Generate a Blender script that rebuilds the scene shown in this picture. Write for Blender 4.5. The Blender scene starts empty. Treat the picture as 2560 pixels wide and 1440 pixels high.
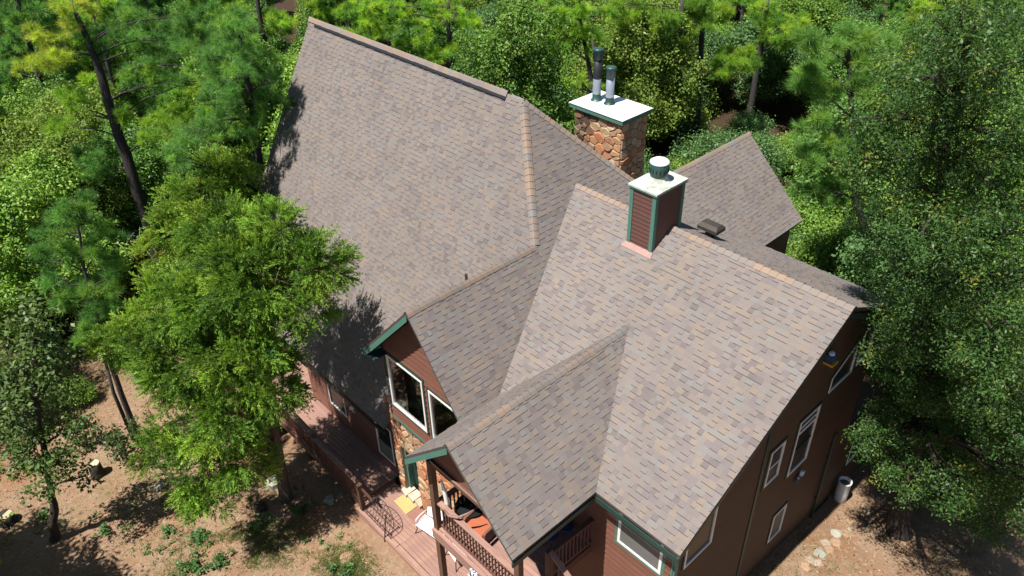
import bpy, math, random
import numpy as np
from mathutils import Vector, Matrix
random.seed(7); RNG=np.random.default_rng(7)
SC=bpy.context.scene; COL=SC.collection
# ---------------- camera, sky, sun, exposure ----------------
cam_d=bpy.data.cameras.new('camera'); cam=bpy.data.objects.new('camera',cam_d); COL.objects.link(cam)
cam_d.lens=27.42; cam_d.sensor_width=36.0; cam_d.clip_end=2000; cam_d.clip_start=.1
def cam_matrix(loc,yaw,pitch,roll):
    y,p,r=[math.radians(a) for a in (yaw,pitch,roll)]
    f=Vector((-math.sin(y)*math.cos(p),math.cos(y)*math.cos(p),math.sin(p)))
    rt=Vector((math.cos(y),math.sin(y),0)); up=rt.cross(f)
    r2=rt*math.cos(r)+up*math.sin(r); u2=-rt*math.sin(r)+up*math.cos(r)
    m=Matrix((r2,u2,-f)).transposed().to_4x4(); m.translation=Vector(loc); return m
CAM=Vector((5.251,-15.200,20.666))
cam.matrix_world=cam_matrix(CAM,47.873,-34.994,-1.530)
SC.camera=cam
SUN_EL=math.radians(65.5)
world=bpy.data.worlds.new('World'); SC.world=world; world.use_nodes=True
nt=world.node_tree; bg=nt.nodes['Background']
sky=nt.nodes.new('ShaderNodeTexSky'); sky.sky_type='NISHITA'; sky.sun_disc=False
sky.sun_elevation=SUN_EL; sky.sun_rotation=math.radians(180); sky.altitude=200; sky.dust_density=.6
nt.links.new(sky.outputs[0],bg.inputs[0]); bg.inputs[1].default_value=.05
sun_d=bpy.data.lights.new('sun','SUN'); sun=bpy.data.objects.new('sun',sun_d); COL.objects.link(sun)
sun_d.energy=5.0; sun_d.angle=math.radians(.53); sun_d.color=(1,.955,.88)
sdir=Vector((0.005,math.cos(SUN_EL),-math.sin(SUN_EL)))
sun.rotation_euler=sdir.to_track_quat('-Z','Y').to_euler(); sun.location=(0,-30,60)
SC.view_settings.view_transform='Standard'; SC.view_settings.look='None'
SC.view_settings.exposure=1.0; SC.view_settings.gamma=1; SC.view_settings.use_curve_mapping=False
SC.render.engine='CYCLES'
try:
    SC.cycles.max_bounces=6; SC.cycles.diffuse_bounces=2; SC.cycles.glossy_bounces=3; SC.cycles.transparent_max_bounces=8
    SC.cycles.use_denoising=True
except Exception: pass

# ---------------- materials ----------------
def newmat(name):
    m=bpy.data.materials.new(name); m.use_nodes=True
    return m,m.node_tree,m.node_tree.nodes['Principled BSDF']
def paint(name,col,rough=.6,var=.12,scale=6,spec=.3,grain=None,metal=0,stretch=None,bump=0,dirt=None,dirt_amt=.0):
    """base colour with two octaves of soft wear, optional grain stretched along an axis and dirt patches"""
    m,t,b=newmat(name); N=t.nodes; L=t.links
    tc=N.new('ShaderNodeTexCoord'); mp=N.new('ShaderNodeMapping'); L.new(tc.outputs['Object'],mp.inputs[0])
    if stretch: mp.inputs['Scale'].default_value=stretch
    n=N.new('ShaderNodeTexNoise'); n.inputs['Scale'].default_value=scale; n.inputs['Detail'].default_value=6; L.new(mp.outputs[0],n.inputs['Vector'])
    mr=N.new('ShaderNodeMapRange'); mr.inputs['From Min'].default_value=.25; mr.inputs['From Max'].default_value=.75
    mr.inputs['To Min'].default_value=1-var; mr.inputs['To Max'].default_value=1+var; L.new(n.outputs[0],mr.inputs[0])
    oi=N.new('ShaderNodeObjectInfo'); mr2=N.new('ShaderNodeMapRange'); mr2.inputs['To Min'].default_value=1-var*.6; mr2.inputs['To Max'].default_value=1+var*.6
    L.new(oi.outputs['Random'],mr2.inputs[0])
    mm=N.new('ShaderNodeMath'); mm.operation='MULTIPLY'; L.new(mr.outputs[0],mm.inputs[0]); L.new(mr2.outputs[0],mm.inputs[1])
    mx=N.new('ShaderNodeVectorMath'); mx.operation='SCALE'; mx.inputs[0].default_value=col[:3]; L.new(mm.outputs[0],mx.inputs['Scale'])
    out=mx.outputs[0]
    if dirt:
        n2=N.new('ShaderNodeTexNoise'); n2.inputs['Scale'].default_value=scale*.35; n2.inputs['Detail'].default_value=8; n2.inputs['Roughness'].default_value=.7; L.new(tc.outputs['Object'],n2.inputs['Vector'])
        r2=N.new('ShaderNodeMapRange'); r2.inputs['From Min'].default_value=.5; r2.inputs['From Max'].default_value=.7; r2.inputs['To Max'].default_value=dirt_amt; L.new(n2.outputs[0],r2.inputs[0])
        mix=N.new('ShaderNodeMix'); mix.data_type='RGBA'; L.new(r2.outputs[0],mix.inputs['Factor']); L.new(out,mix.inputs['A']); mix.inputs['B'].default_value=(*dirt,1); out=mix.outputs['Result']
    L.new(out,b.inputs['Base Color']); b.inputs['Roughness'].default_value=rough; b.inputs['Specular IOR Level'].default_value=spec; b.inputs['Metallic'].default_value=metal
    if bump:
        bp=N.new('ShaderNodeBump'); bp.inputs['Strength'].default_value=bump; bp.inputs['Distance'].default_value=.02; L.new(n.outputs[0],bp.inputs['Height']); L.new(bp.outputs[0],b.inputs['Normal'])
    return m
def attr_mat(name,rough=.85,spec=.2,grain=.12,gscale=60,bump=.0,big=.12,bscale=.9):
    m,t,b=newmat(name); N=t.nodes; L=t.links
    a=N.new('ShaderNodeAttribute'); a.attribute_name='col'
    g=N.new('ShaderNodeNewGeometry')
    n=N.new('ShaderNodeTexNoise'); n.inputs['Scale'].default_value=gscale; n.inputs['Detail'].default_value=3; L.new(g.outputs['Position'],n.inputs['Vector'])
    mr=N.new('ShaderNodeMapRange'); mr.inputs['From Min'].default_value=.2; mr.inputs['From Max'].default_value=.8; mr.inputs['To Min'].default_value=1-grain; mr.inputs['To Max'].default_value=1+grain; L.new(n.outputs[0],mr.inputs[0])
    n2=N.new('ShaderNodeTexNoise'); n2.inputs['Scale'].default_value=bscale; n2.inputs['Detail'].default_value=4; L.new(g.outputs['Position'],n2.inputs['Vector'])
    mr2=N.new('ShaderNodeMapRange'); mr2.inputs['From Min'].default_value=.3; mr2.inputs['From Max'].default_value=.7; mr2.inputs['To Min'].default_value=1-big; mr2.inputs['To Max'].default_value=1+big; L.new(n2.outputs[0],mr2.inputs[0])
    mm=N.new('ShaderNodeMath'); mm.operation='MULTIPLY'; L.new(mr.outputs[0],mm.inputs[0]); L.new(mr2.outputs[0],mm.inputs[1])
    s=N.new('ShaderNodeVectorMath'); s.operation='SCALE'; L.new(a.outputs['Color'],s.inputs[0]); L.new(mm.outputs[0],s.inputs['Scale'])
    L.new(s.outputs[0],b.inputs['Base Color']); b.inputs['Roughness'].default_value=rough; b.inputs['Specular IOR Level'].default_value=spec
    if bump:
        bp=N.new('ShaderNodeBump'); bp.inputs['Strength'].default_value=bump; bp.inputs['Distance'].default_value=.02; L.new(n.outputs[0],bp.inputs['Height']); L.new(bp.outputs[0],b.inputs['Normal'])
    return m
def leaf_mat(name,rough=.5,spec=.35,trans=.3,objvar=.15):
    m,t,b=newmat(name); N=t.nodes; L=t.links
    a=N.new('ShaderNodeAttribute'); a.attribute_name='col'
    oi=N.new('ShaderNodeObjectInfo'); mr=N.new('ShaderNodeMapRange'); mr.inputs['To Min'].default_value=1-objvar; mr.inputs['To Max'].default_value=1+objvar; L.new(oi.outputs['Random'],mr.inputs[0])
    s=N.new('ShaderNodeVectorMath'); s.operation='SCALE'; L.new(a.outputs['Color'],s.inputs[0]); L.new(mr.outputs[0],s.inputs['Scale'])
    L.new(s.outputs[0],b.inputs['Base Color']); b.inputs['Roughness'].default_value=rough; b.inputs['Specular IOR Level'].default_value=spec
    tr=N.new('ShaderNodeBsdfTranslucent'); s2=N.new('ShaderNodeVectorMath'); s2.operation='MULTIPLY'; s2.inputs[1].default_value=(1.25,1.35,.5); L.new(s.outputs[0],s2.inputs[0]); L.new(s2.outputs[0],tr.inputs[0])
    mix=N.new('ShaderNodeMixShader'); mix.inputs[0].default_value=trans; L.new(b.outputs[0],mix.inputs[1]); L.new(tr.outputs[0],mix.inputs[2])
    L.new(mix.outputs[0],N['Material Output'].inputs['Surface'])
    return m
def glass_mat(name,tint=(.9,1,.95),dark=.0):
    m,t,b=newmat(name); N=t.nodes; L=t.links; N.remove(b)
    tr=N.new('ShaderNodeBsdfTransparent'); tr.inputs[0].default_value=(*tint,1)
    gl=N.new('ShaderNodeBsdfGlossy'); gl.inputs['Roughness'].default_value=.02
    fr=N.new('ShaderNodeFresnel'); fr.inputs['IOR'].default_value=3.2
    mix=N.new('ShaderNodeMixShader'); L.new(fr.outputs[0],mix.inputs[0]); L.new(tr.outputs[0],mix.inputs[1]); L.new(gl.outputs[0],mix.inputs[2])
    L.new(mix.outputs[0],N['Material Output'].inputs['Surface']); return m
M={}
M['shingle']=attr_mat('asphalt_shingle',.9,.15,.16,70,0,.07,.8)
M['stone']=attr_mat('sandstone',.85,.2,.22,14,.5,.1,3)
M['underlay']=paint('roof_underlay',(.06,.05,.048),.9)
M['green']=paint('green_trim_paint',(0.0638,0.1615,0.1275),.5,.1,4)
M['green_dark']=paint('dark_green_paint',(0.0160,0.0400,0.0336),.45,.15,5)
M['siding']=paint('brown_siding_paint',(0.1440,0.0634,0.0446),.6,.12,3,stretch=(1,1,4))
M['siding_shaded']=paint('shaded_siding_paint',(.064,.036,.024),.65,.12,3,stretch=(1,1,4))  # same brown siding paint, darkened so the right wall's shade sits in the colour
M['siding_red']=paint('red_brown_siding_paint',(.105,.05,.042),.6,.1,3)
M['deckwood']=paint('stained_deck_board',(.235,.137,.112),.7,.2,5,stretch=(.35,4,4),dirt=(.32,.19,.12),dirt_amt=.55)
M['deckdark']=paint('stained_rail_wood',(0.1200,0.0585,0.0435),.65,.15,5)
M['post']=paint('stained_post_wood',(0.1050,0.0562,0.0375),.7,.18,5,stretch=(4,4,.5))
M['white']=paint('white_vinyl',(0.6630,0.6630,0.6460),.4,.04,5)
M['whitecap']=paint('white_metal_cap',(0.6800,0.6885,0.6970),.45,.03,3,dirt=(.22,.2,.18),dirt_amt=.6)
M['palecap']=paint('weathered_metal_cap',(0.4000,0.4480,0.4000),.5,.1,5,dirt=(.12,.09,.05),dirt_amt=.95)
M['galv']=paint('galvanised_pipe',(.27,.31,.37),.35,.08,6,metal=.35)
M['soot']=paint('sooty_metal',(.018,.02,.026),.5,.2,6)
M['capgreen']=paint('weathered_green_metal',(.02,.06,.055),.4,.25,9,dirt=(.07,.09,.07),dirt_amt=.6)
M['glass_dark'],_t,_b=newmat('window_glass'); _b.inputs['Base Color'].default_value=(.012,.015,.015,1); _b.inputs['Roughness'].default_value=.04; _b.inputs['Specular IOR Level'].default_value=.2
M['screen_dark']=paint('dark_window_screen',(.016,.018,.018),.35,.15,2)
M['glass_screen']=paint('insect_screen',(.13,.13,.125),.5,.1,2)
M['glass']=glass_mat('clear_window_glass')
M['mortar']=paint('mortar',(0.3060,0.2380,0.1700),.9,.2,12)
M['interior']=paint('interior_wall',(.16,.11,.06),.8)
M['intfloor']=paint('honey_wood_floor',(0.5880,0.3640,0.0700),.4,.12,5,stretch=(.3,4,1))
M['teal_fabric']=paint('green_upholstery',(.13,.42,.28),.8,.3,14)
M['terracotta']=paint('terracotta_cushion',(.30,.088,.043),.8,.1,7)
M['maroon']=paint('maroon_cushion',(.12,.03,.03),.8,.1,7)
M['iron']=paint('black_iron',(0.0200,0.0160,0.0176),.5,.2,12)
M['whiteiron']=paint('white_cast_metal',(0.6120,0.6460,0.6460),.4,.06,20)
M['mat']=paint('tan_doormat',(0.3680,0.2720,0.1120),.95,.12,30)
M['brownmat']=paint('brown_board',(.21,.1,.08),.8,.1,10)
M['blue']=paint('blue_metal',(.025,.06,.13),.5,.15,14)
M['bluewhite']=paint('pale_blue_enamel',(.5,.6,.75),.4,.08,14)
M['pvc']=paint('white_plastic',(0.4960,0.5040,0.4800),.4,.05,4,dirt=(.4,.37,.3),dirt_amt=.4)
M['water']=paint('dark_water',(.05,.06,.07),.15)
M['yellow']=paint('yellow_painted_wood',(.5,.27,.03),.6)
M['bark_pine']=paint('pine_bark',(.043,.037,.037),.9,.5,9,stretch=(2,2,.5),bump=1.0)
M['bark_dark']=paint('dark_bark',(0.0360,0.0280,0.0224),.9,.5,9,stretch=(2,2,.5),bump=1.0)
M['bark_red']=paint('cedar_bark',(.085,.06,.045),.9,.45,10,stretch=(3,3,.4),bump=1.0)
M['deadwood']=paint('bleached_deadwood',(0.3780,0.3420,0.3060),.8,.2,8)
M['cutwood']=paint('fresh_cut_wood',(.40,.31,.22),.8,.15,10)
M['rock']=paint('field_rock',(0.2720,0.2160,0.1600),.9,.3,6,bump=.6)
M['rock_grey']=paint('grey_green_rock',(0.2400,0.2400,0.1920),.9,.25,6,bump=.6)
M['rock_orange']=paint('orange_rock',(.26,.165,.105),.9,.25,6,bump=.6)
M['flashing']=paint('pink_faded_flashing',(.27,.165,.145),.7,.12,10)
M['vent']=paint('bronze_metal',(.036,.031,.025),.45,.15,8)
M['leaf']=leaf_mat('broad_leaf',.45,.26,.35)
M['needle']=leaf_mat('pine_needle',.5,.25,.5,.12)
M['cedar']=leaf_mat('cedar_scale_leaf',.6,.15,.4,.1)
M['grass']=leaf_mat('grass_blade',.6,.2,.3)
M['litter']=attr_mat('dry_leaf_litter',.9,.1,.15,20)

# ---------------- mesh helpers ----------------
ROOT_LOC={}
def wl(o): return ROOT_LOC.get(o.name,Vector((0,0,0)))
class MB:
    def __init__(s): s.v=[]; s.f=[]; s.mi=[]; s.c=[]; s.sm=[]
    def poly(s,pts,mi=0,col=None,smooth=False):
        n=len(s.v); s.v+= [tuple(p) for p in pts]; s.f.append(tuple(range(n,n+len(pts)))); s.mi.append(mi); s.c.append(col or (1,1,1)); s.sm.append(smooth)
    def faces(s,vs,fs,mi=0,col=None,smooth=False):
        n=len(s.v); s.v+=[tuple(p) for p in vs]
        for f in fs: s.f.append(tuple(n+i for i in f)); s.mi.append(mi); s.c.append(col or (1,1,1)); s.sm.append(smooth)
    def box(s,a,b,mi=0,col=None):
        x0,y0,z0=[min(a[i],b[i]) for i in range(3)]; x1,y1,z1=[max(a[i],b[i]) for i in range(3)]
        s.faces([(x0,y0,z0),(x1,y0,z0),(x1,y1,z0),(x0,y1,z0),(x0,y0,z1),(x1,y0,z1),(x1,y1,z1),(x0,y1,z1)],[(3,2,1,0),(4,5,6,7),(0,1,5,4),(1,2,6,5),(2,3,7,6),(3,0,4,7)],mi,col)
    def bar(s,p,q,w,h,mi=0,up=(0,0,1)):
        p=Vector(p);q=Vector(q); d=(q-p).normalized(); u=Vector(up); sd=d.cross(u)
        if sd.length<1e-4: sd=d.cross(Vector((1,0,0)))
        sd.normalize(); u=sd.cross(d); sd*=w/2; u=u*(h/2)
        vs=[p-sd-u,p+sd-u,p+sd+u,p-sd+u,q-sd-u,q+sd-u,q+sd+u,q-sd+u]
        s.faces(vs,[(0,1,2,3),(7,6,5,4),(0,4,5,1),(1,5,6,2),(2,6,7,3),(3,7,4,0)],mi)
    def prism(s,pts,off,mi=0,mi_side=None,col=None):
        off=Vector(off); a=[Vector(p) for p in pts]; b=[p+off for p in a]; n=len(a)
        s.faces(a+b,[tuple(range(n)),tuple(range(2*n-1,n-1,-1))],mi,col)
        s.faces(a+b,[(i,n+i,n+(i+1)%n,(i+1)%n) for i in range(n)],mi if mi_side is None else mi_side,col)
    def tube(s,pts,rad,n=8,mi=0,cap=True,wob=0,smooth=True):
        P=[Vector(p) for p in pts]; k=len(P); base=len(s.v); prev=None
        for i,p in enumerate(P):
            d=(P[min(i+1,k-1)]-P[max(i-1,0)]).normalized()
            a=d.orthogonal().normalized() if prev is None else (prev-d*prev.dot(d)).normalized()
            prev=a; b=d.cross(a); r=rad[i] if hasattr(rad,'__len__') else rad
            for j in range(n):
                t=2*math.pi*j/n; rr=r*(1+(random.uniform(-wob,wob) if wob else 0)); s.v.append(tuple(p+(a*math.cos(t)+b*math.sin(t))*rr))
        for i in range(k-1):
            for j in range(n):
                s.f.append((base+i*n+j,base+i*n+(j+1)%n,base+(i+1)*n+(j+1)%n,base+(i+1)*n+j)); s.mi.append(mi); s.c.append((1,1,1)); s.sm.append(smooth)
        if cap:
            s.f.append(tuple(base+j for j in range(n-1,-1,-1))); s.f.append(tuple(base+(k-1)*n+j for j in range(n)))
            s.mi+=[mi,mi]; s.c+=[(1,1,1)]*2; s.sm+=[False,False]
    def lathe(s,c,prof,n=20,mi=0,smooth=True):
        c=Vector(c); base=len(s.v)
        for r,z in prof:
            for j in range(n):
                t=2*math.pi*j/n; s.v.append((c.x+r*math.cos(t),c.y+r*math.sin(t),c.z+z))
        for i in range(len(prof)-1):
            for j in range(n):
                s.f.append((base+i*n+j,base+i*n+(j+1)%n,base+(i+1)*n+(j+1)%n,base+(i+1)*n+j)); s.mi.append(mi); s.c.append((1,1,1)); s.sm.append(smooth)
        s.f.append(tuple(base+(len(prof)-1)*n+j for j in range(n))); s.mi.append(mi); s.c.append((1,1,1)); s.sm.append(False)
    def build(s,name,mats,parent=None,label=None,kind=None,centre=True,usecol=False):
        if not isinstance(mats,(list,tuple)): mats=[mats]
        V=np.array(s.v,dtype=float)
        pl=wl(parent) if parent else Vector((0,0,0))
        if centre:
            o0=V.mean(0); o0[2]=V[:,2].min()
        else: o0=np.array(pl)
        me=bpy.data.meshes.new(name); me.from_pydata((V-o0).tolist(),[],s.f)
        for m in mats: me.materials.append(M[m] if isinstance(m,str) else m)
        me.polygons.foreach_set('material_index',s.mi); me.polygons.foreach_set('use_smooth',s.sm)
        if usecol:
            at=me.attributes.new('col','FLOAT_COLOR','FACE'); at.data.foreach_set('color',np.c_[np.array(s.c),np.ones(len(s.c))].astype(np.float32).ravel())
        me.update()
        o=bpy.data.objects.new(name,me); COL.objects.link(o)
        if parent: o.parent=parent
        o.location=Vector(o0)-pl; ROOT_LOC[o.name]=Vector(o0)
        if label: o['label']=label
        if kind: o['kind']=kind
        return o
def thing(name,loc,label,cat,group=None):
    o=bpy.data.objects.new(name,None); COL.objects.link(o); o.location=loc; ROOT_LOC[o.name]=Vector(loc); o.empty_display_size=.2
    o['label']=label; o['category']=cat
    if group: o['group']=group
    return o
def tag(o,label,cat,group=None):
    o['label']=label; o['category']=cat
    if group: o['group']=group
    return o
def node(name,loc,parent):
    o=bpy.data.objects.new(name,None); COL.objects.link(o); o.parent=parent; o.location=Vector(loc)-wl(parent); ROOT_LOC[o.name]=Vector(loc); o.empty_display_size=.2
    return o
def clip2(poly,a,b,c):
    """keep a*u+b*v<=c"""
    out=[]
    for i in range(len(poly)):
        p,q=poly[i],poly[(i+1)%len(poly)]
        dp=a*p[0]+b*p[1]-c; dq=a*q[0]+b*q[1]-c
        if dp<=0: out.append(p)
        if (dp<0)!=(dq<0) and abs(dp-dq)>1e-12:
            t=dp/(dp-dq); out.append((p[0]+t*(q[0]-p[0]),p[1]+t*(q[1]-p[1])))
    return out
def halfplanes(poly):
    ar=sum(poly[i][0]*poly[(i+1)%len(poly)][1]-poly[(i+1)%len(poly)][0]*poly[i][1] for i in range(len(poly)))
    P=poly if ar>0 else poly[::-1]; H=[]
    for i in range(len(P)):
        p,q=P[i],P[(i+1)%len(P)]; dx,dy=q[0]-p[0],q[1]-p[1]; l=math.hypot(dx,dy)
        if l<1e-6: continue
        a,b=dy/l,-dx/l; H.append((a,b,a*p[0]+b*p[1]))
    return H
def clip_poly(poly,H):
    for h in H:
        if len(poly)<3: return []
        poly=clip2(poly,*h)
    return poly if len(poly)>=3 else []
class Plane:
    """maps (u,v,w) on a face to the world: u along the face, v up it, w out of it"""
    def __init__(s,o,u,v): s.o=Vector(o); s.u=Vector(u).normalized(); s.v=Vector(v).normalized(); s.n=s.u.cross(s.v).normalized()
    def __call__(s,u,v,w=0): return s.o+s.u*u+s.v*v+s.n*w
    def inv(s,p): d=Vector(p)-s.o; return (d.dot(s.u),d.dot(s.v))
# ---------------- ground ----------------
def smooth(t): t=max(0,min(1,t)); return t*t*(3-2*t)
def hgt(x,y):
    z=-.06
    if x<-9: z-= .09*min(-9-x,9)                      # yard falls away to the left
    r=smooth((x+4.5)/3.5)*smooth((y+6)/4)             # path along the right wall
    z+=r*(.78-.115*max(-3,min(y,16))+.06)
    if y>6: z-= .03*min(y-6,40)*(1-r)
    if x<-24: z-=.02*min(-24-x,40)
    n=math.sin(x*.9+1.3*math.sin(y*.7))*math.cos(y*.8+x*.23)*.05+math.sin(x*2.3+y*1.7)*math.sin(y*2.9-x*.8)*.022
    damp=1.0
    if -18<x<-2 and -8.2<y<-5: damp=.3
    return z+n*damp
def axis(lo,a,b,hi,fine,coarse):
    l=np.arange(lo,a,coarse); m=np.arange(a,b,fine); h=np.arange(b,hi+coarse,coarse); return np.concatenate([l,m,h])
gx=axis(-170,-27,7,90,.22,2.5); gy=axis(-70,-20,8,150,.22,2.5)
gz=np.array([[hgt(x,y) for x in gx] for y in gy])
nx,ny=len(gx),len(gy); GX,GY=np.meshgrid(gx,gy)
GZ=gz+np.where((GX>-27)&(GX<7)&(GY<8)&(GY>-20),RNG.normal(0,.006,gz.shape),0)
me=bpy.data.meshes.new('ground'); idx=np.arange(nx*ny).reshape(ny,nx)
fs=np.stack([idx[:-1,:-1],idx[:-1,1:],idx[1:,1:],idx[1:,:-1]],-1).reshape(-1,4)
me.from_pydata(np.stack([GX,GY,GZ],-1).reshape(-1,3).tolist(),[],fs.tolist()); me.polygons.foreach_set('use_smooth',np.ones(len(fs),bool))
def ground_mat():
    m,t,b=newmat('red_dirt_yard'); N=t.nodes; L=t.links
    g=N.new('ShaderNodeNewGeometry')
    def noise(sc,det=6,rough=.6,dist=0):
        n=N.new('ShaderNodeTexNoise'); n.inputs['Scale'].default_value=sc; n.inputs['Detail'].default_value=det; n.inputs['Roughness'].default_value=rough; n.inputs['Distortion'].default_value=dist; L.new(g.outputs['Position'],n.inputs['Vector']); return n.outputs[0]
    def ramp(f,lo,hi):
        r=N.new('ShaderNodeMapRange'); r.inputs['From Min'].default_value=lo; r.inputs['From Max'].default_value=hi; L.new(f,r.inputs[0]); return r.outputs[0]
    def mixc(f,a,bb):
        x=N.new('ShaderNodeMix'); x.data_type='RGBA'; L.new(f,x.inputs['Factor'])
        for k,v in (('A',a),('B',bb)):
            if isinstance(v,tuple): x.inputs[k].default_value=(*v,1)
            else: L.new(v,x.inputs[k])
        return x.outputs['Result']
    c=mixc(ramp(noise(1.1),.35,.65),(.20,.115,.07),(.235,.16,.108))
    c=mixc(ramp(noise(.55,5),.52,.66),c,(.205,.10,.055))
    c=mixc(ramp(noise(7,8,.75,.6),.5,.7),c,(.29,.225,.16))
    c=mixc(ramp(noise(19,6,.7),.56,.72),c,(.11,.066,.043))
    f1=ramp(noise(.7,7,.7),.50,.62)
    f2=ramp(noise(9,6,.7),.45,.62)
    mm=N.new('ShaderNodeMath'); mm.operation='MULTIPLY'; L.new(f1,mm.inputs[0]); L.new(f2,mm.inputs[1])
    mm2=N.new('ShaderNodeMath'); mm2.operation='MULTIPLY'; L.new(mm.outputs[0],mm2.inputs[0]); mm2.inputs[1].default_value=.6
    c=mixc(mm2.outputs[0],c,(.09,.12,.04))
    # forest floor further out is dark leaf mould
    sx=N.new('ShaderNodeSeparateXYZ'); L.new(g.outputs['Position'],sx.inputs[0])
    fy=ramp(sx.outputs['Y'],7,11); fx=N.new('ShaderNodeMapRange'); fx.inputs['From Min'].default_value=-23; fx.inputs['From Max'].default_value=-29; L.new(sx.outputs['X'],fx.inputs[0])
    mxx=N.new('ShaderNodeMath'); mxx.operation='MAXIMUM'; L.new(fy,mxx.inputs[0]); L.new(fx.outputs[0],mxx.inputs[1])
    m3=N.new('ShaderNodeMath'); m3.operation='MULTIPLY'; L.new(mxx.outputs[0],m3.inputs[0]); m3.inputs[1].default_value=1.0
    c=mixc(m3.outputs[0],c,(.045,.03,.018))
    L.new(c,b.inputs['Base Color']); b.inputs['Roughness'].default_value=.95; b.inputs['Specular IOR Level'].default_value=.1
    bp=N.new('ShaderNodeBump'); bp.inputs['Strength'].default_value=.7; bp.inputs['Distance'].default_value=.05; L.new(noise(14,8,.75),bp.inputs['Height']); L.new(bp.outputs[0],b.inputs['Normal'])
    return m
me.materials.append(ground_mat())
ground=bpy.data.objects.new('ground',me); COL.objects.link(ground); ground['kind']='structure'

# ---------------- house: roof ----------------
house=thing('house',(-9,-1,0),'large brown wooden house with a steep brown shingle roof, green trim and two chimneys','house')
KW=.5774; KB=.5; PE=1.343; KF=1.718; KM=1.042; K1L=1.06; K2=.971
MR=Vector((-10.305,-.505,12.272)); ML=Vector((-21.96,-.505,12.272))
G1X,G1Z=-7.997,9.172; G1Y=-6.78; H1=Vector((G1X,-2.309,G1Z)); HB=Vector((G1X,2.47,G1Z))
def zE(x): return 12.272-PE*(x+10.305)
def zG1L(x): return G1Z-K1L*(G1X-x)
G2X,G2Z,G2Y=-4.351,8.52,-8.507
BX,BZ=-8.78,8.52
E1=.1435
PAL=[((0.1635, 0.1382, 0.1267), 4), ((0.1452, 0.1255, 0.1219), 4), ((0.1799, 0.1416, 0.1132), 2.6), ((0.1504, 0.1483, 0.1436), 3.0), ((0.1079, 0.0922, 0.0936), 2.6), ((0.1864, 0.1483, 0.1186), 1.2), ((0.1308, 0.1122, 0.1152), 3.5), ((0.1602, 0.1356, 0.1219), 4)]
PALW=[w for _,w in PAL]; PALC=[c for c,_ in PAL]
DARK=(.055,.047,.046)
def mixc(a,b,t): return tuple(a[i]*(1-t)+b[i]*t for i in range(3))
MEANC=(.153,.132,.122)
FACES=[ # part label, polygon (convex), outward reference, individual candidates
 ('main_front',[ML,MR,H1,Vector((-11.1,-6.18,2.52)),Vector((-21.96,-6.18,2.52))]),
 ('main_back',[MR,ML,Vector((-21.96,5.4,6.12)),Vector((-7.2,5.4,6.12)),HB]),
 ('end',[MR,HB,Vector((-5.9,HB.y+(G1Z-zE(-5.9))/KM,zE(-5.9))),Vector((-5.9,-2.309,zE(-5.9))),H1]),
 ('end',[H1,Vector((-5.9,-2.309,zE(-5.9))),Vector((-5.9,G1Y,zE(-5.9))),Vector((G1X,G1Y,G1Z))]),
 ('gable_left',[Vector((G1X,G1Y,G1Z)),H1,Vector((-10.3,-3.7,zG1L(-10.3))),Vector((-10.3,G1Y,zG1L(-10.3)))]),
 ('wing_front',[Vector((-8.62,0,10)),Vector((0,0,10)),Vector((0,-5.9,10-KW*5.9)),Vector((-5.9,-5.9,10-KW*5.9))]),
 ('wing_back',[Vector((0,0,10)),Vector((-8.62,0,10)),Vector((-7.31,3.5,8.25)),Vector((0,3.5,8.25))]),
 ('porch_right',[Vector((G2X,G2Y,G2Z)),Vector((G2X,-2.563,G2Z)),Vector((-2.367,-5.9,6.593)),Vector((-2.367,G2Y,6.593))]),
 ('porch_left',[Vector((G2X,-2.563,G2Z)),Vector((G2X,G2Y,G2Z)),Vector((-6.095,G2Y,6.827)),Vector((-6.095,-5.49,6.827))]),
 ('rear_right',[Vector((BX,2.96,BZ)),Vector((BX,9.67,BZ)),Vector((BX+2.746,9.67,5.86)),Vector((BX+2.746,2.96,5.86))]),
 ('rear_left',[Vector((BX,9.67,BZ)),Vector((BX,2.96,BZ)),Vector((BX-2.746,2.96,5.86)),Vector((BX-2.746,9.67,5.86))]),
]
roof=MB(); SH=[]   # every shingle: (distance, verts, faces, colours)
def newell(p):
    n=Vector((0,0,0))
    for i in range(len(p)): n+=Vector(p[i]).cross(Vector(p[(i+1)%len(p)]))
    return n.normalized()
def pick_colour():
    c=random.choices(PALC,PALW)[0]; return mixc(c,MEANC,random.uniform(.25,.6))
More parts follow.
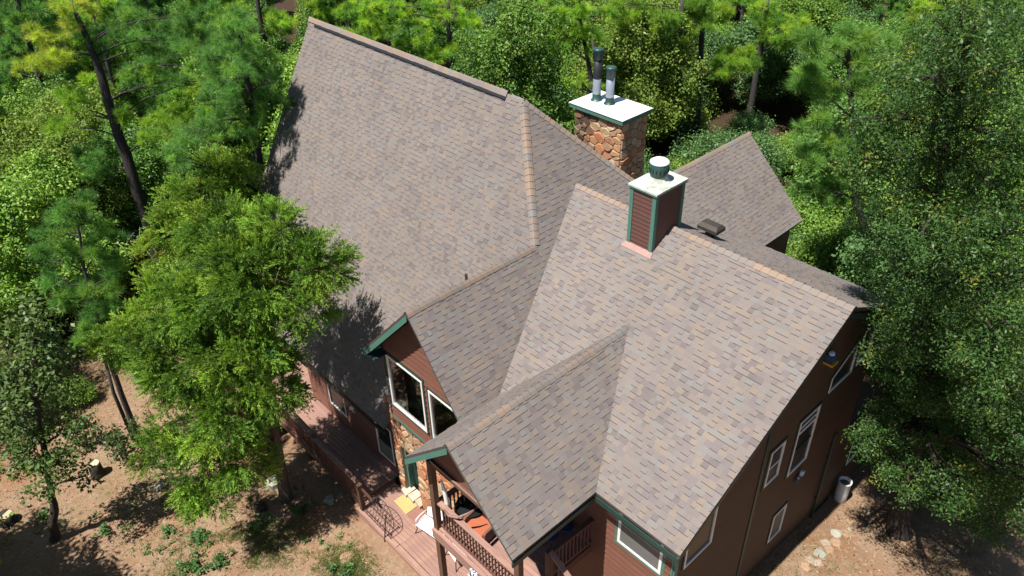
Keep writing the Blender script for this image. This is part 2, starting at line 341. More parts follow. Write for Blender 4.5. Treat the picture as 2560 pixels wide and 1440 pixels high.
for nm,poly in FACES:
    n=newell(poly)
    if n.z<0: n=-n
    roof.prism([p-n*.012 for p in poly],(0,0,-.075),0)
    u=Vector((0,0,1)).cross(n).normalized(); v=n.cross(u)
    zmin=min(p.z for p in poly); o=min(poly,key=lambda p:p.z)
    pl_=Plane(o,u,v); uv=[pl_.inv(p) for p in poly]; Hs=halfplanes(uv)
    umin=min(a for a,_ in uv); umax=max(a for a,_ in uv); vmax=max(b for _,b in uv)
    k=0; vv=-.012
    while vv<vmax:
        uu=umin-random.uniform(0,.3); hi=False; run=None
        while uu<umax:
            hi=(random.random()<(.22 if hi else .72)); w=random.uniform(.1,.21) if hi else random.uniform(.1,.24)
            if random.random()<.1 and run: colr=mixc(run,pick_colour(),.3)
            else: colr=pick_colour()
            run=colr
            hb=.0145 if hi else .0055; ht=.003
            q=[(uu,vv),(uu+w,vv),(uu+w,vv+E1+.006),(uu,vv+E1+.006)]
            inside=all(a*x+b*y<=c for a,b,c in Hs for x,y in q)
            P=q if inside else clip_poly(q,Hs)
            if P and len(P)>=3:
                vs=[];fcs=[];cs=[]
                hh=lambda b:hb+(ht-hb)*max(0,min(1,(b-vv)/(E1+.006)))
                top=[pl_(a,b,hh(b)) for a,b in P]; bot=[pl_(a,b,-.004) for a,b in P]; m_=len(P)
                vs=top+bot; fcs=[tuple(range(m_))]; cs=[colr]
                for i in range(m_):
                    j=(i+1)%m_
                    lower=abs(P[i][1]-vv)<1e-6 and abs(P[j][1]-vv)<1e-6
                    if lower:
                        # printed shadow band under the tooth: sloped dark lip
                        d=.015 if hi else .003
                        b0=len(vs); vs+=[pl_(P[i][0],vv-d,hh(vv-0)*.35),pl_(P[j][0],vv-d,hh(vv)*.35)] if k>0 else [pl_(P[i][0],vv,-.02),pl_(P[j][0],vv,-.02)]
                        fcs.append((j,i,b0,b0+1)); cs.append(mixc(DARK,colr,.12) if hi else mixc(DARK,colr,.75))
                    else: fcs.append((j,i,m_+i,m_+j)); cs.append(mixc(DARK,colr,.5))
                ctr=sum(top,Vector())/m_
                area=w*E1 if inside else .3*w*E1
                SH.append(((ctr-CAM).length*(1 if inside else 3),[tuple(x) for x in vs],fcs,cs))
            uu+=w
        vv+=E1; k+=1
roof_o=roof.build('roof','underlay',house)
SH.sort(key=lambda s:s[0])
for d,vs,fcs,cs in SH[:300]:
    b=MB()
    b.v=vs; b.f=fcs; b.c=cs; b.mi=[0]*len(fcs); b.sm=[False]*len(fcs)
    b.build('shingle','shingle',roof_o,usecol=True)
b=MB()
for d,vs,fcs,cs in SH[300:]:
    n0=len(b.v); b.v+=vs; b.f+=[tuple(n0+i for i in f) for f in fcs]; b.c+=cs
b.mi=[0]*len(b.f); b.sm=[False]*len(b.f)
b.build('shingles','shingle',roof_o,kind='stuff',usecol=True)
# ridge and hip caps, one bent piece each
CAPC=[(0.222, 0.1656, 0.1296), (0.2016, 0.156, 0.1272), (0.186, 0.1584, 0.1416), (0.1704, 0.1632, 0.156), (0.228, 0.1656, 0.1248), (0.18, 0.1524, 0.138)]
def caps(p0,p1,nl,nr,step=.2,lift=.012,wing=.14):
    """p0 low/exposed end -> p1; nl,nr: normals of the faces either side"""
    p0=Vector(p0);p1=Vector(p1); d=(p1-p0); Ln=d.length; d.normalize()
    nl=Vector(nl).normalized(); nr=Vector(nr).normalized(); top=(nl+nr).normalized()
    def down(nv):
        t=d.cross(nv).normalized()
        return t if t.z<0 else -t
    a=down(nl); b=down(nr); n=int(Ln/step)
    runc=random.choice(CAPC)
    for i in range(n):
        s0=i*Ln/n; s1=s0+Ln/n+.05; q0=p0+d*s0; q1=p0+d*min(s1,Ln)
        if random.random()<.6: runc=random.choice(CAPC)
        c=mixc(runc,MEANC,random.uniform(.0,.35))
        h0=lift+.022; h1=lift+.005; m=MB()
        jit=random.uniform(-.008,.008); w0=wing+jit
        def row(q,h): return [q+a*w0+nl*(h*.75),q+a*(w0*.35)+nl*h+top*.004,q+top*(h+.004),q+b*(w0*.35)+nr*h+top*.004,q+b*w0+nr*(h*.75)]
        r0=row(q0,h0); r1=row(q1,h1); low=[x-top*(.02) for x in r0]
        vs=r0+r1+low+[r1[0]-nl*.03,r1[4]-nr*.03]
        m.faces(vs,[(j,j+1,6+j,5+j) for j in range(4)],0,c)
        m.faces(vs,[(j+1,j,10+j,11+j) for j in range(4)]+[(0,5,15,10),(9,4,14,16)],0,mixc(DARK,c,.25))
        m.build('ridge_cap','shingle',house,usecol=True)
nF=Vector((0,-KF,1)); nB=Vector((0,KM,1)); nE=Vector((PE,0,1)); nWF=Vector((0,-KW,1)); nWB=Vector((0,KB,1)); n1L=Vector((-K1L,0,1)); n2R=Vector((K2,0,1)); n2L=Vector((-K2,0,1))
caps((-21.96,-.505,12.35),(-10.95,-.505,12.35),nF,nB,.24,-.004,.17)
caps((-10.75,-.505,12.272),MR+Vector((.05,0,0)),nF,nB,.2)
caps(H1-Vector((0,0,0)),MR,nF,nE,.2); caps(Vector((-6.6,HB.y+(G1Z-zE(-6.6))/KM,zE(-6.6))),MR,nB,nE,.2)
caps((G1X,G1Y,G1Z),H1,n1L,nE,.2); caps((0,0,10),(-8.6,0,10),nWF,nWB,.21)
caps((G2X,G2Y,G2Z),(G2X,-2.5,G2Z),n2L,n2R,.2); caps((BX,9.67,BZ),(BX,3.0,BZ),Vector((-1,0,1)),Vector((1,0,1)),.24)
m=MB(); m.prism([(-21.5,-.505,12.335),(-21.5,-.505+.15,12.2),(-21.5,-.505+.15,12.1),(-21.5,-.505-.125,12.06),(-21.5,-.505-.125,12.14)],(10.55,0,0),0); m.build('ridge_vent','soot',house)
# valleys: narrow woven strip of metal
# fascia and rake boards
def board(name,mat,p,q,w,h,parent=house,up=(0,0,1)):
    m=MB(); m.bar(p,q,w,h,up=up); return m.build(name,mat,parent)
def rake(p,q,y,drop=.0,h=.2,t=.035,name='rake_board',mat='green'):
    m=MB(); p=Vector(p);q=Vector(q)
    pts=[Vector((p.x,y,p.z-drop)),Vector((q.x,y,q.z-drop)),Vector((q.x,y,q.z-drop-h)),Vector((p.x,y,p.z-drop-h))]
    m.prism(pts,(0,-t,0)); m.build(name,mat,house)
rake((G1X,0,G1Z),(-10.34,0,zG1L(-10.34)),G1Y+.03,.085,.19); rake((G1X,0,G1Z),(-5.9,0,zE(-5.9)),G1Y+.06,.085,.10)
rake((G2X,0,G2Z),(-6.13,0,G2Z-K2*1.779),G2Y+.03,.085,.18); rake((G2X,0,G2Z),(-2.40,0,6.625),G2Y+.06,.085,.10)
m=MB(); m.box((-10.38,G1Y-.03,zG1L(-10.34)-.27),(-10.34,-3.6,zG1L(-10.34)-.02)); m.build('eave_board','green',house)
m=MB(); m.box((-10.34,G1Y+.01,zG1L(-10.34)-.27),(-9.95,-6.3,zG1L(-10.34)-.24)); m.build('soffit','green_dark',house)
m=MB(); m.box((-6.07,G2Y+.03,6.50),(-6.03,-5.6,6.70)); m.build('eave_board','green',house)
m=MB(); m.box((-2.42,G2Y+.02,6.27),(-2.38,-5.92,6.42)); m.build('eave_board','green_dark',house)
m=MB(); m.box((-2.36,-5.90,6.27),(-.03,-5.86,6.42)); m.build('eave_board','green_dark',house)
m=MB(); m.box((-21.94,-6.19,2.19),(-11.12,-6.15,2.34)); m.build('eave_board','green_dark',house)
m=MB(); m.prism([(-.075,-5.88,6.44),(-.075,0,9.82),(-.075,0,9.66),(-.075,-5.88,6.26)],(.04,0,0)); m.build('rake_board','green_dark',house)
m=MB(); m.prism([(-.075,3.48,8.08),(-.075,0,9.82),(-.075,0,9.66),(-.075,3.48,7.92)],(.04,0,0)); m.build('rake_board','green_dark',house)
# ---------------- house: walls, lap siding ----------------
def wall_solid(poly,off,mat='siding',name='wall'):
    m=MB(); m.prism(poly,off); return m.build(name,mat,house)
def siding(wall,pl_,poly,mat,exp=.15,holes=(),lip=.042):
    Hs=halfplanes(poly); umin=min(p[0] for p in poly); umax=max(p[0] for p in poly); v=min(p[1] for p in poly); vmax=max(p[1] for p in poly)
    while v<vmax-.01:
        band=clip_poly([(umin,v),(umax,v),(umax,v+exp-.006),(umin,v+exp-.006)],Hs)
        segs=[band] if band else []
        for (a,b,c,d) in holes:
            if v+exp*.5<c or v+exp*.5>d: continue
            new=[]
            for s in segs:
                l=clip2(s,1,0,a) if s else []; r=clip2(s,-1,0,-b) if s else []
                new+= [x for x in (l,r) if len(x)>=3]
            segs=new
        for s in segs:
            h=lambda y:lip+(.006-lip)*(y-v)/exp
            top=[pl_(a,b,h(b)) for a,b in s]; bot=[pl_(a,b,-.002) for a,b in s]; n=len(s); m=MB()
            m.faces(top+bot,[tuple(range(n))]+[((i+1)%n,i,n+i,n+(i+1)%n) for i in range(n)])
            m.build('siding_board',mat,wall)
        v+=exp
def window(pl_,poly,frame='white',glass='glass_dark',fw=.06,trim=.09,trimmat='green_dark',bar=None,depth=.05,bars=(),label=None):
    """poly convex ccw (u,v); proud trim, frame and recessed pane"""
    root=node('window',pl_(sum(p[0] for p in poly)/len(poly),min(p[1] for p in poly),0),house)
    if label: root['label']=label
    def inset(P,d):
        H=halfplanes(P); return clip_poly([(-99,-99),(99,-99),(99,99),(-99,99)],[(a,b,c-d) for a,b,c in H])
    def ring(P,Q,w0,w1,mat,nm):
        m=MB(); n=len(P)
        # match the vertices of the inset to the outer ones
        Q=[min(Q,key=lambda q:(q[0]-p[0])**2+(q[1]-p[1])**2) for p in P]
        A=[pl_(a,b,w1) for a,b in P];B=[pl_(a,b,w1) for a,b in Q];C=[pl_(a,b,w0) for a,b in P];D=[pl_(a,b,w0) for a,b in Q]
        vs=A+B+C+D
        for i in range(n):
            j=(i+1)%n
            m.faces(vs,[(i,j,n+j,n+i),(j,i,2*n+i,2*n+j),(n+i,n+j,3*n+j,3*n+i)])
        m.build(nm,mat,root)
    if trim: ring(inset(poly,-trim),poly,-.01,depth-.012,trimmat,'trim')
    Q=inset(poly,fw); ring(poly,Q,-.02,depth,frame,'frame')
    m=MB(); m.poly([pl_(a,b,.012) for a,b in Q]); m.build('pane',glass,root)
    for (a,b,c,d,mt) in bars:
        m=MB(); x=[pl_(a,c,.014),pl_(b,c,.014),pl_(b,d,.014),pl_(a,d,.014)]; m.prism(x,pl_.n*.022); m.build('glazing_bar',mt,root)
    return root
def rect(a,b,c,d): return [(a,c),(b,c),(b,d),(a,d)]
# right end wall, x=-.38, u = +y
RP=Plane((-.38,0,0),(0,1,0),(0,0,1))
poly=[(-5.4,-.6),(3.3,-.6),(3.3,8.18),(0,9.82),(-5.4,6.70)]
w_r=wall_solid([(-.395,a,b) for a,b in poly],(-.15,0,0),'siding_shaded')
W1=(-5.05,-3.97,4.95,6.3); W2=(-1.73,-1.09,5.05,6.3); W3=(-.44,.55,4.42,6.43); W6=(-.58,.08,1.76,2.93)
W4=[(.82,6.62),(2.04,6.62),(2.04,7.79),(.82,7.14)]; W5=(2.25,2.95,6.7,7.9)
siding(w_r,RP,poly,'siding_shaded',.115,[W1,W2,W3,W6,(.82,2.04,6.62,7.14),W5],.016)
window(RP,rect(*W1),glass='screen_dark',fw=.05,trim=.05,label='wide screened window at the front corner under the rake')
window(RP,rect(*W2),glass='screen_dark',fw=.05,trim=.08,bars=[(-1.68,-1.14,5.62,5.66,'white')])
window(RP,rect(*W3),glass='screen_dark',fw=.055,trim=.07,bars=[(-.38,.49,6.12,6.17,'white'),(-.38,.49,5.3,5.33,'green_dark'),(-.38,.49,5.92,5.99,'white')],label='tall window with a raised white sash')
window(RP,W4,glass='screen_dark',fw=.05,trim=.06,label='window with a sloping top')
window(RP,rect(*W5),glass='screen_dark',fw=.06,trim=.06); window(RP,rect(*W6),glass='screen_dark',fw=.045,trim=.05,label='small low window near the ground')
wl2=wall_solid([(-.4,3.3,-.6),(-.4,6.0,-.6),(-.4,6.0,3.6),(-.4,3.3,3.6)],(-1.6,0,0),'siding_shaded')
RP2=Plane((-.385,0,0),(0,1,0),(0,0,1)); siding(wl2,RP2,rect(3.3,6.0,-.6,3.6),'siding_shaded',.115,[(4.1,5.06,1.38,3.0)],.016)
window(RP2,rect(4.1,5.06,1.38,3.0),glass='screen_dark',fw=.05,trim=.06)
m=MB(); m.box((-.38,-2.1,-.5),(-.34,-1.98,8.55)); m.build('corner_board','green_dark',house)
m=MB(); m.box((-.40,-5.41,-.5),(-.345,-5.28,6.62)); m.build('corner_board','green',house)
m=MB(); m.tube([(-.3,2.2,.4),(-.3,2.2,4.1),(-.3,2.25,4.25)],.035,8); m.box((-.38,2.17,1.4),(-.3,2.23,1.43)); m.box((-.38,2.17,3.2),(-.3,2.23,3.23)); m.build('downpipe','green_dark',house)
m=MB(); m.box((-.355,2.3,.42),(-.32,3.4,.47)); m.build('water_pipe','green_dark',house)
# wing front wall y=-5.4, u=+x
WP=Plane((0,-5.4,0),(1,0,0),(0,0,1))
w_f=wall_solid([(a,-5.385,b) for a,b in [(-9.5,-.6),(-.39,-.6),(-.39,6.62),(-9.5,6.62)]],(0,.15,0))
WW=(-1.99,-.69,4.77,6.0)
siding(w_f,WP,rect(-6.5,-.44,-.6,6.55),'siding',.2,[WW])
window(WP,rect(*WW),fw=.075,trim=.09,trimmat='green',glass='glass_dark',label='white framed window with a half drawn screen under the front eave',bars=[(-1.915,-.765,5.52,5.555,'green_dark'),(-1.915,-.765,4.845,5.50,'glass_screen')])
m=MB(); m.box((-.43,-5.44,-.5),(-.39,-5.4,6.6)); m.build('corner_board','green',house)
# upper gable wall with the two big windows, y=-6.3
GP=Plane((0,-6.3,0),(1,0,0),(0,0,1))
gp=[(-10.15,3.95),(-6.2,3.95),(-6.2,zE(-6.2)-.22),(G1X,G1Z-.22),(-10.15,zG1L(-10.15)-.2)]
GW1=(-10.0,-8.31,4.46,6.42); GW2=(-8.05,-6.75,4.46,6.30)
w_g=node('gable_wall',(-8.2,-6.25,3.95),house)
def holewall(P,holes,pl_,t,mat,parent):
    m=MB(); Hs=halfplanes(P); us=sorted(set([min(p[0] for p in P),max(p[0] for p in P)]+[h[0] for h in holes]+[h[1] for h in holes])); vs=sorted(set([min(p[1] for p in P),max(p[1] for p in P)]+[h[2] for h in holes]+[h[3] for h in holes]))
    for i in range(len(us)-1):
        for j in range(len(vs)-1):
            cu=(us[i]+us[i+1])/2; cv=(vs[j]+vs[j+1])/2
            if any(h[0]<cu<h[1] and h[2]<cv<h[3] for h in holes): continue
            q=clip_poly(rect(us[i],us[i+1],vs[j],vs[j+1]),Hs)
            if len(q)>=3: m.prism([pl_(a,b,-.012) for a,b in q],-pl_.n*t)
    return m.build('sheathing',mat,parent)
holewall(gp,[GW1,GW2],GP,.1,'siding',w_g)
siding(w_g,GP,gp,'siding',.2,[GW1,GW2])
for q in (GW1,GW2): window(GP,rect(*q),fw=.065,trim=.075,trimmat='green_dark',glass='glass',depth=.06,label='large white framed window with a green armchair behind it' if q is GW1 else None)
m=MB(); m.box((-10.19,-6.345,3.85),(-6.2,-6.28,3.955)); m.build('band_board','green',house)
m=MB(); m.box((-10.19,-6.345,3.955),(-10.12,-6.3,zG1L(-10.15)-.25)); m.build('corner_board','green_dark',house)
m=MB(); m.prism([(-10.14,-6.2,3.2),(-10.14,-3.0,3.2),(-10.14,-3.0,zG1L(-10.14)-.2),(-10.14,-6.2,zG1L(-10.14)-.2)],(.1,0,0)); m.build('wall','siding',house)
# room behind the glass
m=MB(); m.box((-9.98,-6.18,4.33),(-6.3,-2.9,4.43)); m.build('room_floor','intfloor',house)
m=MB(); m.box((-9.98,-2.9,4.2),(-6.3,-2.8,7.6)); m.build('room_wall','interior',house)
# main front wall y=-5.95
MP=Plane((0,-5.95,0),(1,0,0),(0,0,1))
w_m=wall_solid([(-16.47,-5.93,-.9),(-10.6,-5.93,-.9),(-10.6,-5.93,3.9),(-11.2,-5.93,2.6),(-16.47,-5.93,2.6)],(0,.12,0))
MW1=(-15.05,-13.95,.85,1.95); MW2=(-12.0,-11.05,.62,2.3)
siding(w_m,MP,rect(-16.47,-11.1,-.4,2.6),'siding',.15,[MW1,MW2]); siding(w_m,MP,rect(-11.1,-10.6,-.4,3.9),'siding',.15,[MW2])
window(MP,rect(*MW1),fw=.05,trim=.05); window(MP,rect(*MW2),fw=.06,trim=.05,bars=[(-11.94,-11.11,.68,1.35,'glass_screen')])
m=MB(); m.box((-10.7,-6.0,.1),(-10.6,-5.94,3.9)); m.build('corner_board','green_dark',house)
m=MB(); m.prism([(-16.47,-5.9,-.9),(-16.47,4.9,-.9),(-16.47,4.9,6.2),(-16.47,-.505,11.8),(-16.47,-5.9,2.7)],(.12,0,0)); m.build('wall','siding',house)
# hidden sides so that the house is a closed volume
m=MB(); m.box((-16.3,4.9,-.9),(-8,5.0,6.2)); m.build('wall','siding',house)
m=MB(); m.prism([(-11.3,9.3,-1.2),(-6.3,9.3,-1.2),(-6.3,9.3,5.9),(BX,9.3,8.2),(-11.3,9.3,5.9)],(0,.1,0)); m.build('wall','siding',house)
m=MB(); m.box((-6.4,3.2,-1.2),(-6.3,9.3,5.9)); m.build('wall','siding',house)
m=MB(); m.box((-11.3,5,-1.2),(-11.2,9.3,5.9)); m.build('wall','siding',house)
m=MB(); m.box((-8,3.15,-.6),(-.5,3.25,8.1)); m.build('wall','siding_shaded',house)
for x,y in ((-21.6,-5.95),(-21.6,-.5),(-19,-5.95)):
    m=MB(); m.box((x,y,-1.3),(x+.15,y+.15,2.45 if y<-1 else 12)); m.build('porch_post','post',house)
m=MB(); m.prism([(-21.9,-5.9,2.6),(-21.9,5.0,6.2),(-21.9,-.505,11.9)],(.06,0,0)); m.build('gable_wall','siding',house)
# ---------------- stone work ----------------
STC=[(.36,.175,.09),(.38,.215,.115),(.32,.145,.08),(.40,.28,.165),(.30,.21,.135),(.37,.155,.08),(.26,.16,.10),(.41,.31,.20)]
def voronoi(poly,n,asp=1.25,it=2):
    us=[p[0] for p in poly]; vs=[p[1] for p in poly]; Hs=halfplanes(poly); pts=[]
    while len(pts)<n:
        p=(random.uniform(min(us),max(us)),random.uniform(min(vs),max(vs)))
        if all(a*p[0]+b*p[1]<c for a,b,c in Hs): pts.append(p)
    for k in range(it+1):
        cells=[]
        for i,p in enumerate(pts):
            c=list(poly)
            for j,q in enumerate(pts):
                if i==j or abs(p[0]-q[0])>1.3 or abs(p[1]-q[1])>1.3: continue
                wx,wy=1/asp,asp
                a=2*(q[0]-p[0])*wx; b=2*(q[1]-p[1])*wy; cc=wx*(q[0]**2-p[0]**2)+wy*(q[1]**2-p[1]**2)
                c=clip2(c,a,b,cc)
                if len(c)<3: break
            cells.append(c)
        if k<it: pts=[(sum(x for x,_ in c)/len(c),sum(y for _,y in c)/len(c)) if len(c)>=3 else p for c,p in zip(cells,pts)]
    return [c for c in cells if len(c)>=3]
def stones(parent,pl_,poly,n,soot=None,pal=STC,asp=1.25):
    for c in voronoi(poly,n,asp):
        H=halfplanes(c); q=clip_poly(c,[(a,b,cc-random.uniform(.008,.016)) for a,b,cc in H])
        if len(q)<3: continue
        # round the corners
        r=[]
        for i in range(len(q)):
            p,a,b=q[i],q[i-1],q[(i+1)%len(q)]
            for o_,t in ((a,.16),(b,.16)): r.append((p[0]+(o_[0]-p[0])*t+random.uniform(-.014,.014),p[1]+(o_[1]-p[1])*t+random.uniform(-.014,.014)))
        cu=sum(x for x,_ in r)/len(r); cv=sum(y for _,y in r)/len(r); h=random.uniform(.025,.06); n_=len(r)
        col=mixc(random.choice(pal),random.choice(pal),random.uniform(0,.5))
        if soot: col=mixc(col,(.03,.028,.027),soot(cu,cv))
        tx,ty=random.uniform(-.12,.12),random.uniform(-.12,.12)
        A=[pl_(x,y,-.005) for x,y in r]; B=[pl_(x,y,h*.7) for x,y in r]; C=[pl_(cu+(x-cu)*.8,cv+(y-cv)*.8,h+tx*(x-cu)+ty*(y-cv)) for x,y in r]
        m=MB(); m.faces(A+B+C,[tuple(2*n_+i for i in range(n_))]+[(i,(i+1)%n_,n_+(i+1)%n_,n_+i) for i in range(n_)]+[(n_+i,n_+(i+1)%n_,2*n_+(i+1)%n_,2*n_+i) for i in range(n_)],0,col)
        m.build('stone','stone',parent,usecol=True)
sc=MB(); sc.box((-11.22,2.70,3),(-9.22,3.92,10.86)); sc=sc.build('stone_chimney','mortar',house)
def soot(u,v): # rain-washed smoke stain below the left flue
    d=abs(u-.42-.1*math.sin(v*3)); return max(0,min(.93,(1.15-d/.5)*random.uniform(.45,1.35)))
stones(sc,Plane((-11.22,2.70,0),(1,0,0),(0,0,1)),rect(0,2.0,7.6,10.86),112,lambda u,v:soot(u,v))
stones(sc,Plane((-9.22,2.70,0),(0,1,0),(0,0,1)),rect(0,1.22,7.4,10.86),66)
m=MB(); m.box((-11.36,2.58,10.86),(-9.12,4.03,11.0)); m.build('cap_edge','green',sc)
m=MB(); m.box((-11.38,2.56,11.0),(-9.10,4.05,11.02)); m.build('cap','whitecap',sc)
def flue(x,y,z0,z1,r,dark):
    m=MB(); m.lathe((x,y,z0),[(r*1.45,0),(r*1.15,.05),(r*1.04,.06),(r*1.04,.22),(r,.23)],24,0); m.build('flue_collar','capgreen' if dark else 'green_dark',sc)
    m=MB(); m.lathe((x,y,z0+.22),[(r,0),(r,z1-z0-.42)],24,0); m.build('flue_pipe','galv',sc)
    m=MB(); m.lathe((x,y,z1-.34),[(r*1.02,-.02),(r*1.22,0),(r*1.22,.26),(r*1.28,.27),(r*1.28,.32),(r*.5,.345),(0.01,.35)],24,0); m.build('flue_cap','capgreen',sc)
flue(-10.87,3.32,11.02,12.72,.135,True); flue(-10.36,3.38,11.02,12.24,.135,False)
m=MB(); m.lathe((-10.87,3.32,11.75),[(.139,.0),(.14,.05),(.14,.66)],24,0); m.build('soot_stain','soot',sc)
# small sided chimney on the wing ridge
X0,X1,Y0,Y1,ZT=-5.93,-5.14,-.82,.33,11.2
ch=MB(); ch.box((X0,Y0,9.0),(X1,Y1,ZT)); ch=ch.build('siding_chimney','siding_red',house)
cp1=Plane((X0,Y0,0),(1,0,0),(0,0,1)); siding(ch,cp1,rect(.09,X1-X0-.09,9.4,ZT-.05),'siding_red',.125,(),.02)
cp2=Plane((X1,Y0,0),(0,1,0),(0,0,1)); siding(ch,cp2,rect(.09,Y1-Y0-.09,9.3,ZT-.05),'siding_red',.125,(),.02)
for (x,y) in ((X0,Y0),(X1,Y0),(X1,Y1),(X0,Y1)):
    sx=1 if x==X0 else -1; sy=1 if y==Y0 else -1
    m=MB(); m.box((x-sx*.03,y-sy*.03,9.2),(x+sx*.085,y+sy*.085,ZT)); m.build('corner_trim','green',ch)
m=MB(); m.box((X0-.06,Y0-.06,ZT),(X1+.06,Y1+.06,ZT+.05)); m.build('cap_edge','green',ch)
m=MB(); m.box((X0-.075,Y0-.075,ZT+.05),(X1+.075,Y1+.075,ZT+.10)); m.build('cap','palecap',ch)
cx,cy=(X0+X1)/2,(Y0+Y1)/2-.02
m=MB(); m.lathe((cx,cy,ZT+.10),[(.33,0),(.31,.03),(.24,.07),(.21,.16),(.21,.17)],28,0); m.build('flue_collar','palecap',ch)
m=MB(); m.lathe((cx,cy,ZT+.26),[(.2,0),(.235,.05),(.245,.10),(.245,.36),(.235,.37)],28,0); m.build('flue_cap','capgreen',ch)
m=MB(); m.lathe((cx,cy,ZT+.63),[(.252,0),(.255,.03),(.2,.07),(.01,.085)],28,0); m.build('flue_lid','whitecap',ch)
for k in range(16):
    t=2*math.pi*k/16; m=MB(); m.box((cx+.247*math.cos(t)-.012,cy+.247*math.sin(t)-.012,ZT+.40),(cx+.247*math.cos(t)+.012,cy+.247*math.sin(t)+.012,ZT+.5)); m.build('vent_slot','soot',ch)
m=MB()
for a,b in (((X0-.13,Y0-.14),(X1+.1,Y0-.14)),):
    m.faces([(X0-.13,Y0-.16,10-KW*(.98)+.022),(X1+.12,Y0-.16,10-KW*.98+.022),(X1+.06,Y0-.02,10-KW*.84+.05),(X0-.06,Y0-.02,10-KW*.84+.05),(X0-.05,Y0-.03,10-KW*.84+.09),(X1+.05,Y0-.03,10-KW*.84+.09)],[(0,1,2,3),(3,2,5,4)])
m.build('flashing','flashing',ch)
# bronze roof vent on the back slope of the wing
vx,vy=-4.55,.98; vz=10-KB*vy
rv=MB(); rv.lathe((vx,vy,vz-.05),[(.2,0),(.19,.05),(.14,.08),(.14,.3)],20,0); rv=rv.build('roof_vent','vent',house)
m=MB(); q=[(-.31,-.21),(.31,-.21),(.31,.21),(-.31,.21)]
vsb=[(vx+a*.82,vy+b*.55,vz+.43) for a,b in q]+[(vx+a,vy+b,vz+.34) for a,b in q]+[(vx+a,vy+b,vz+.24) for a,b in q]
m.faces(vsb,[(0,1,2,3)]+[(i,4+i,4+(i+1)%4,(i+1)%4) for i in range(4)]+[(4+i,8+i,8+(i+1)%4,4+(i+1)%4) for i in range(4)]); m.build('vent_hood','vent',rv)
m=MB(); m.box((vx-.36,vy-.3,vz-.08+.13),(vx+.36,vy+.3,vz+.02-.0)); 
m=MB(); m.lathe((-9.67,-3.5,7.1),[(.045,0),(.045,.86),(.035,.87)],12,0); m.build('vent_pipe','bronze' if 'bronze' in M else 'vent',house)
# stone entrance wall, y=-6.15
sw=MB(); sw.box((-10.62,-6.13,-.4),(-10.3,-5.6,3.85)); sw.box((-9.45,-6.13,-.4),(-6.0,-5.6,3.85)); sw.box((-10.3,-6.13,2.35),(-9.45,-5.6,3.85)); sw.box((-10.3,-5.72,-.4),(-9.45,-5.6,2.35))
sw=sw.build('stone_wall','mortar',house)
SP=Plane((0,-6.13,0),(1,0,0),(0,0,1))
stones(sw,SP,rect(-10.62,-10.3,.0,3.83),20,asp=1.1); stones(sw,SP,rect(-9.45,-6.6,.0,3.83),105); stones(sw,SP,rect(-10.3,-9.45,2.35,3.83),16)
PALE=[(.5,.43,.35),(.45,.39,.32),(.4,.31,.23)]
stones(sw,Plane((-10.5,-6.17,3.82),(1,0,0),(0,1,0)),rect(0,3.0,-.05,.08),9,pal=PALE)
for i,(a,b_) in enumerate(((-10.42,-10.08),(-10.07,-9.72),(-9.71,-9.38))):
    m=MB(); m.prism([(a,-6.30+.03*i,.1),(b_,-6.33+.02*i,.1),(b_-.02,-5.9,.1),(a+.02,-5.9,.1)],(0,0,.14),0,col=mixc(random.choice(PALE),(.3,.22,.15),.35)); m.build('threshold_stone','stone',sw,usecol=True)
dr=node('entry_door',(-9.87,-5.8,.27),house)
m=MB(); m.box((-9.53,-6.10,.27),(-9.45,-5.75,2.35)); m.box((-10.3,-6.02,.27),(-10.22,-5.75,2.35)); m.box((-10.22,-6.02,2.27),(-9.53,-5.75,2.35)); m.build('frame','green',dr)
m=MB(); m.box((-10.22,-5.80,.27),(-9.53,-5.75,2.27)); m.build('door_leaf','green_dark',dr)
m=MB(); m.box((-10.1,-5.815,1.1),(-9.65,-5.803,2.1)); m.build('pane','glass_dark',dr)
# ---------------- front deck ----------------
deck=thing('deck',(-12,-7,.1),'long stained plank deck with a railing along the front of the house','deck')
def plank_run(x0,x1,y0,y1,z,along,parent,bw=.14,name='deck_board',seams=()):
    if along=='x':
        y=y0
        while y<y1-.03:
            cuts=sorted([x0,x1]+[s+random.uniform(-.02,.02) for s in seams if x0<s<x1])
            for a,b in zip(cuts[:-1],cuts[1:]):
                m=MB(); dz=random.uniform(-.003,.003); m.box((a+.002,y+.004,z-.035+dz),(b-.002,min(y+bw,y1)-.004,z+dz)); m.build(name,'deckwood',parent)
            y+=bw
    else:
        x=x0
        while x<x1-.03:
            m=MB(); dz=random.uniform(-.003,.003); m.box((x+.004,y0,z-.035+dz),(min(x+bw,x1)-.004,y1,z+dz)); m.build(name,'deckwood',parent); x+=bw
plank_run(-16.4,-10.97,-7.52,-5.96,.25,'x',deck,seams=(-13.4,))
plank_run(-21.2,-16.42,-6.05,-3.0,.25,'y',deck)
plank_run(-21.2,-16.42,-8.3,-6.07,.25,'x',deck,seams=(-18.9,))
plank_run(-10.93,-4.2,-7.56,-6.2,.10,'x',deck,seams=(-8.75,))
m=MB(); m.box((-10.93,-7.73,.065),(-8.76,-7.58,.104)); m.build('border_board','deckwood',deck)
m=MB(); m.box((-8.74,-7.73,.065),(-4.2,-7.58,.104)); m.build('border_board','deckwood',deck)
m=MB(); m.box((-10.96,-7.52,.065),(-10.93,-6.15,.21)); m.build('step_riser','deckdark',deck)
m=MB(); m.box((-10.93,-7.77,-.18),(-4.2,-7.735,.095)); m.build('rim_board','deckwood',deck)
m=MB(); m.box((-16.4,-7.57,-.03),(-10.93,-7.53,.24)); m.build('rim_board','deckdark',deck)
m=MB(); m.box((-21.2,-8.35,-.03),(-16.4,-8.31,.24)); m.build('rim_board','deckdark',deck)
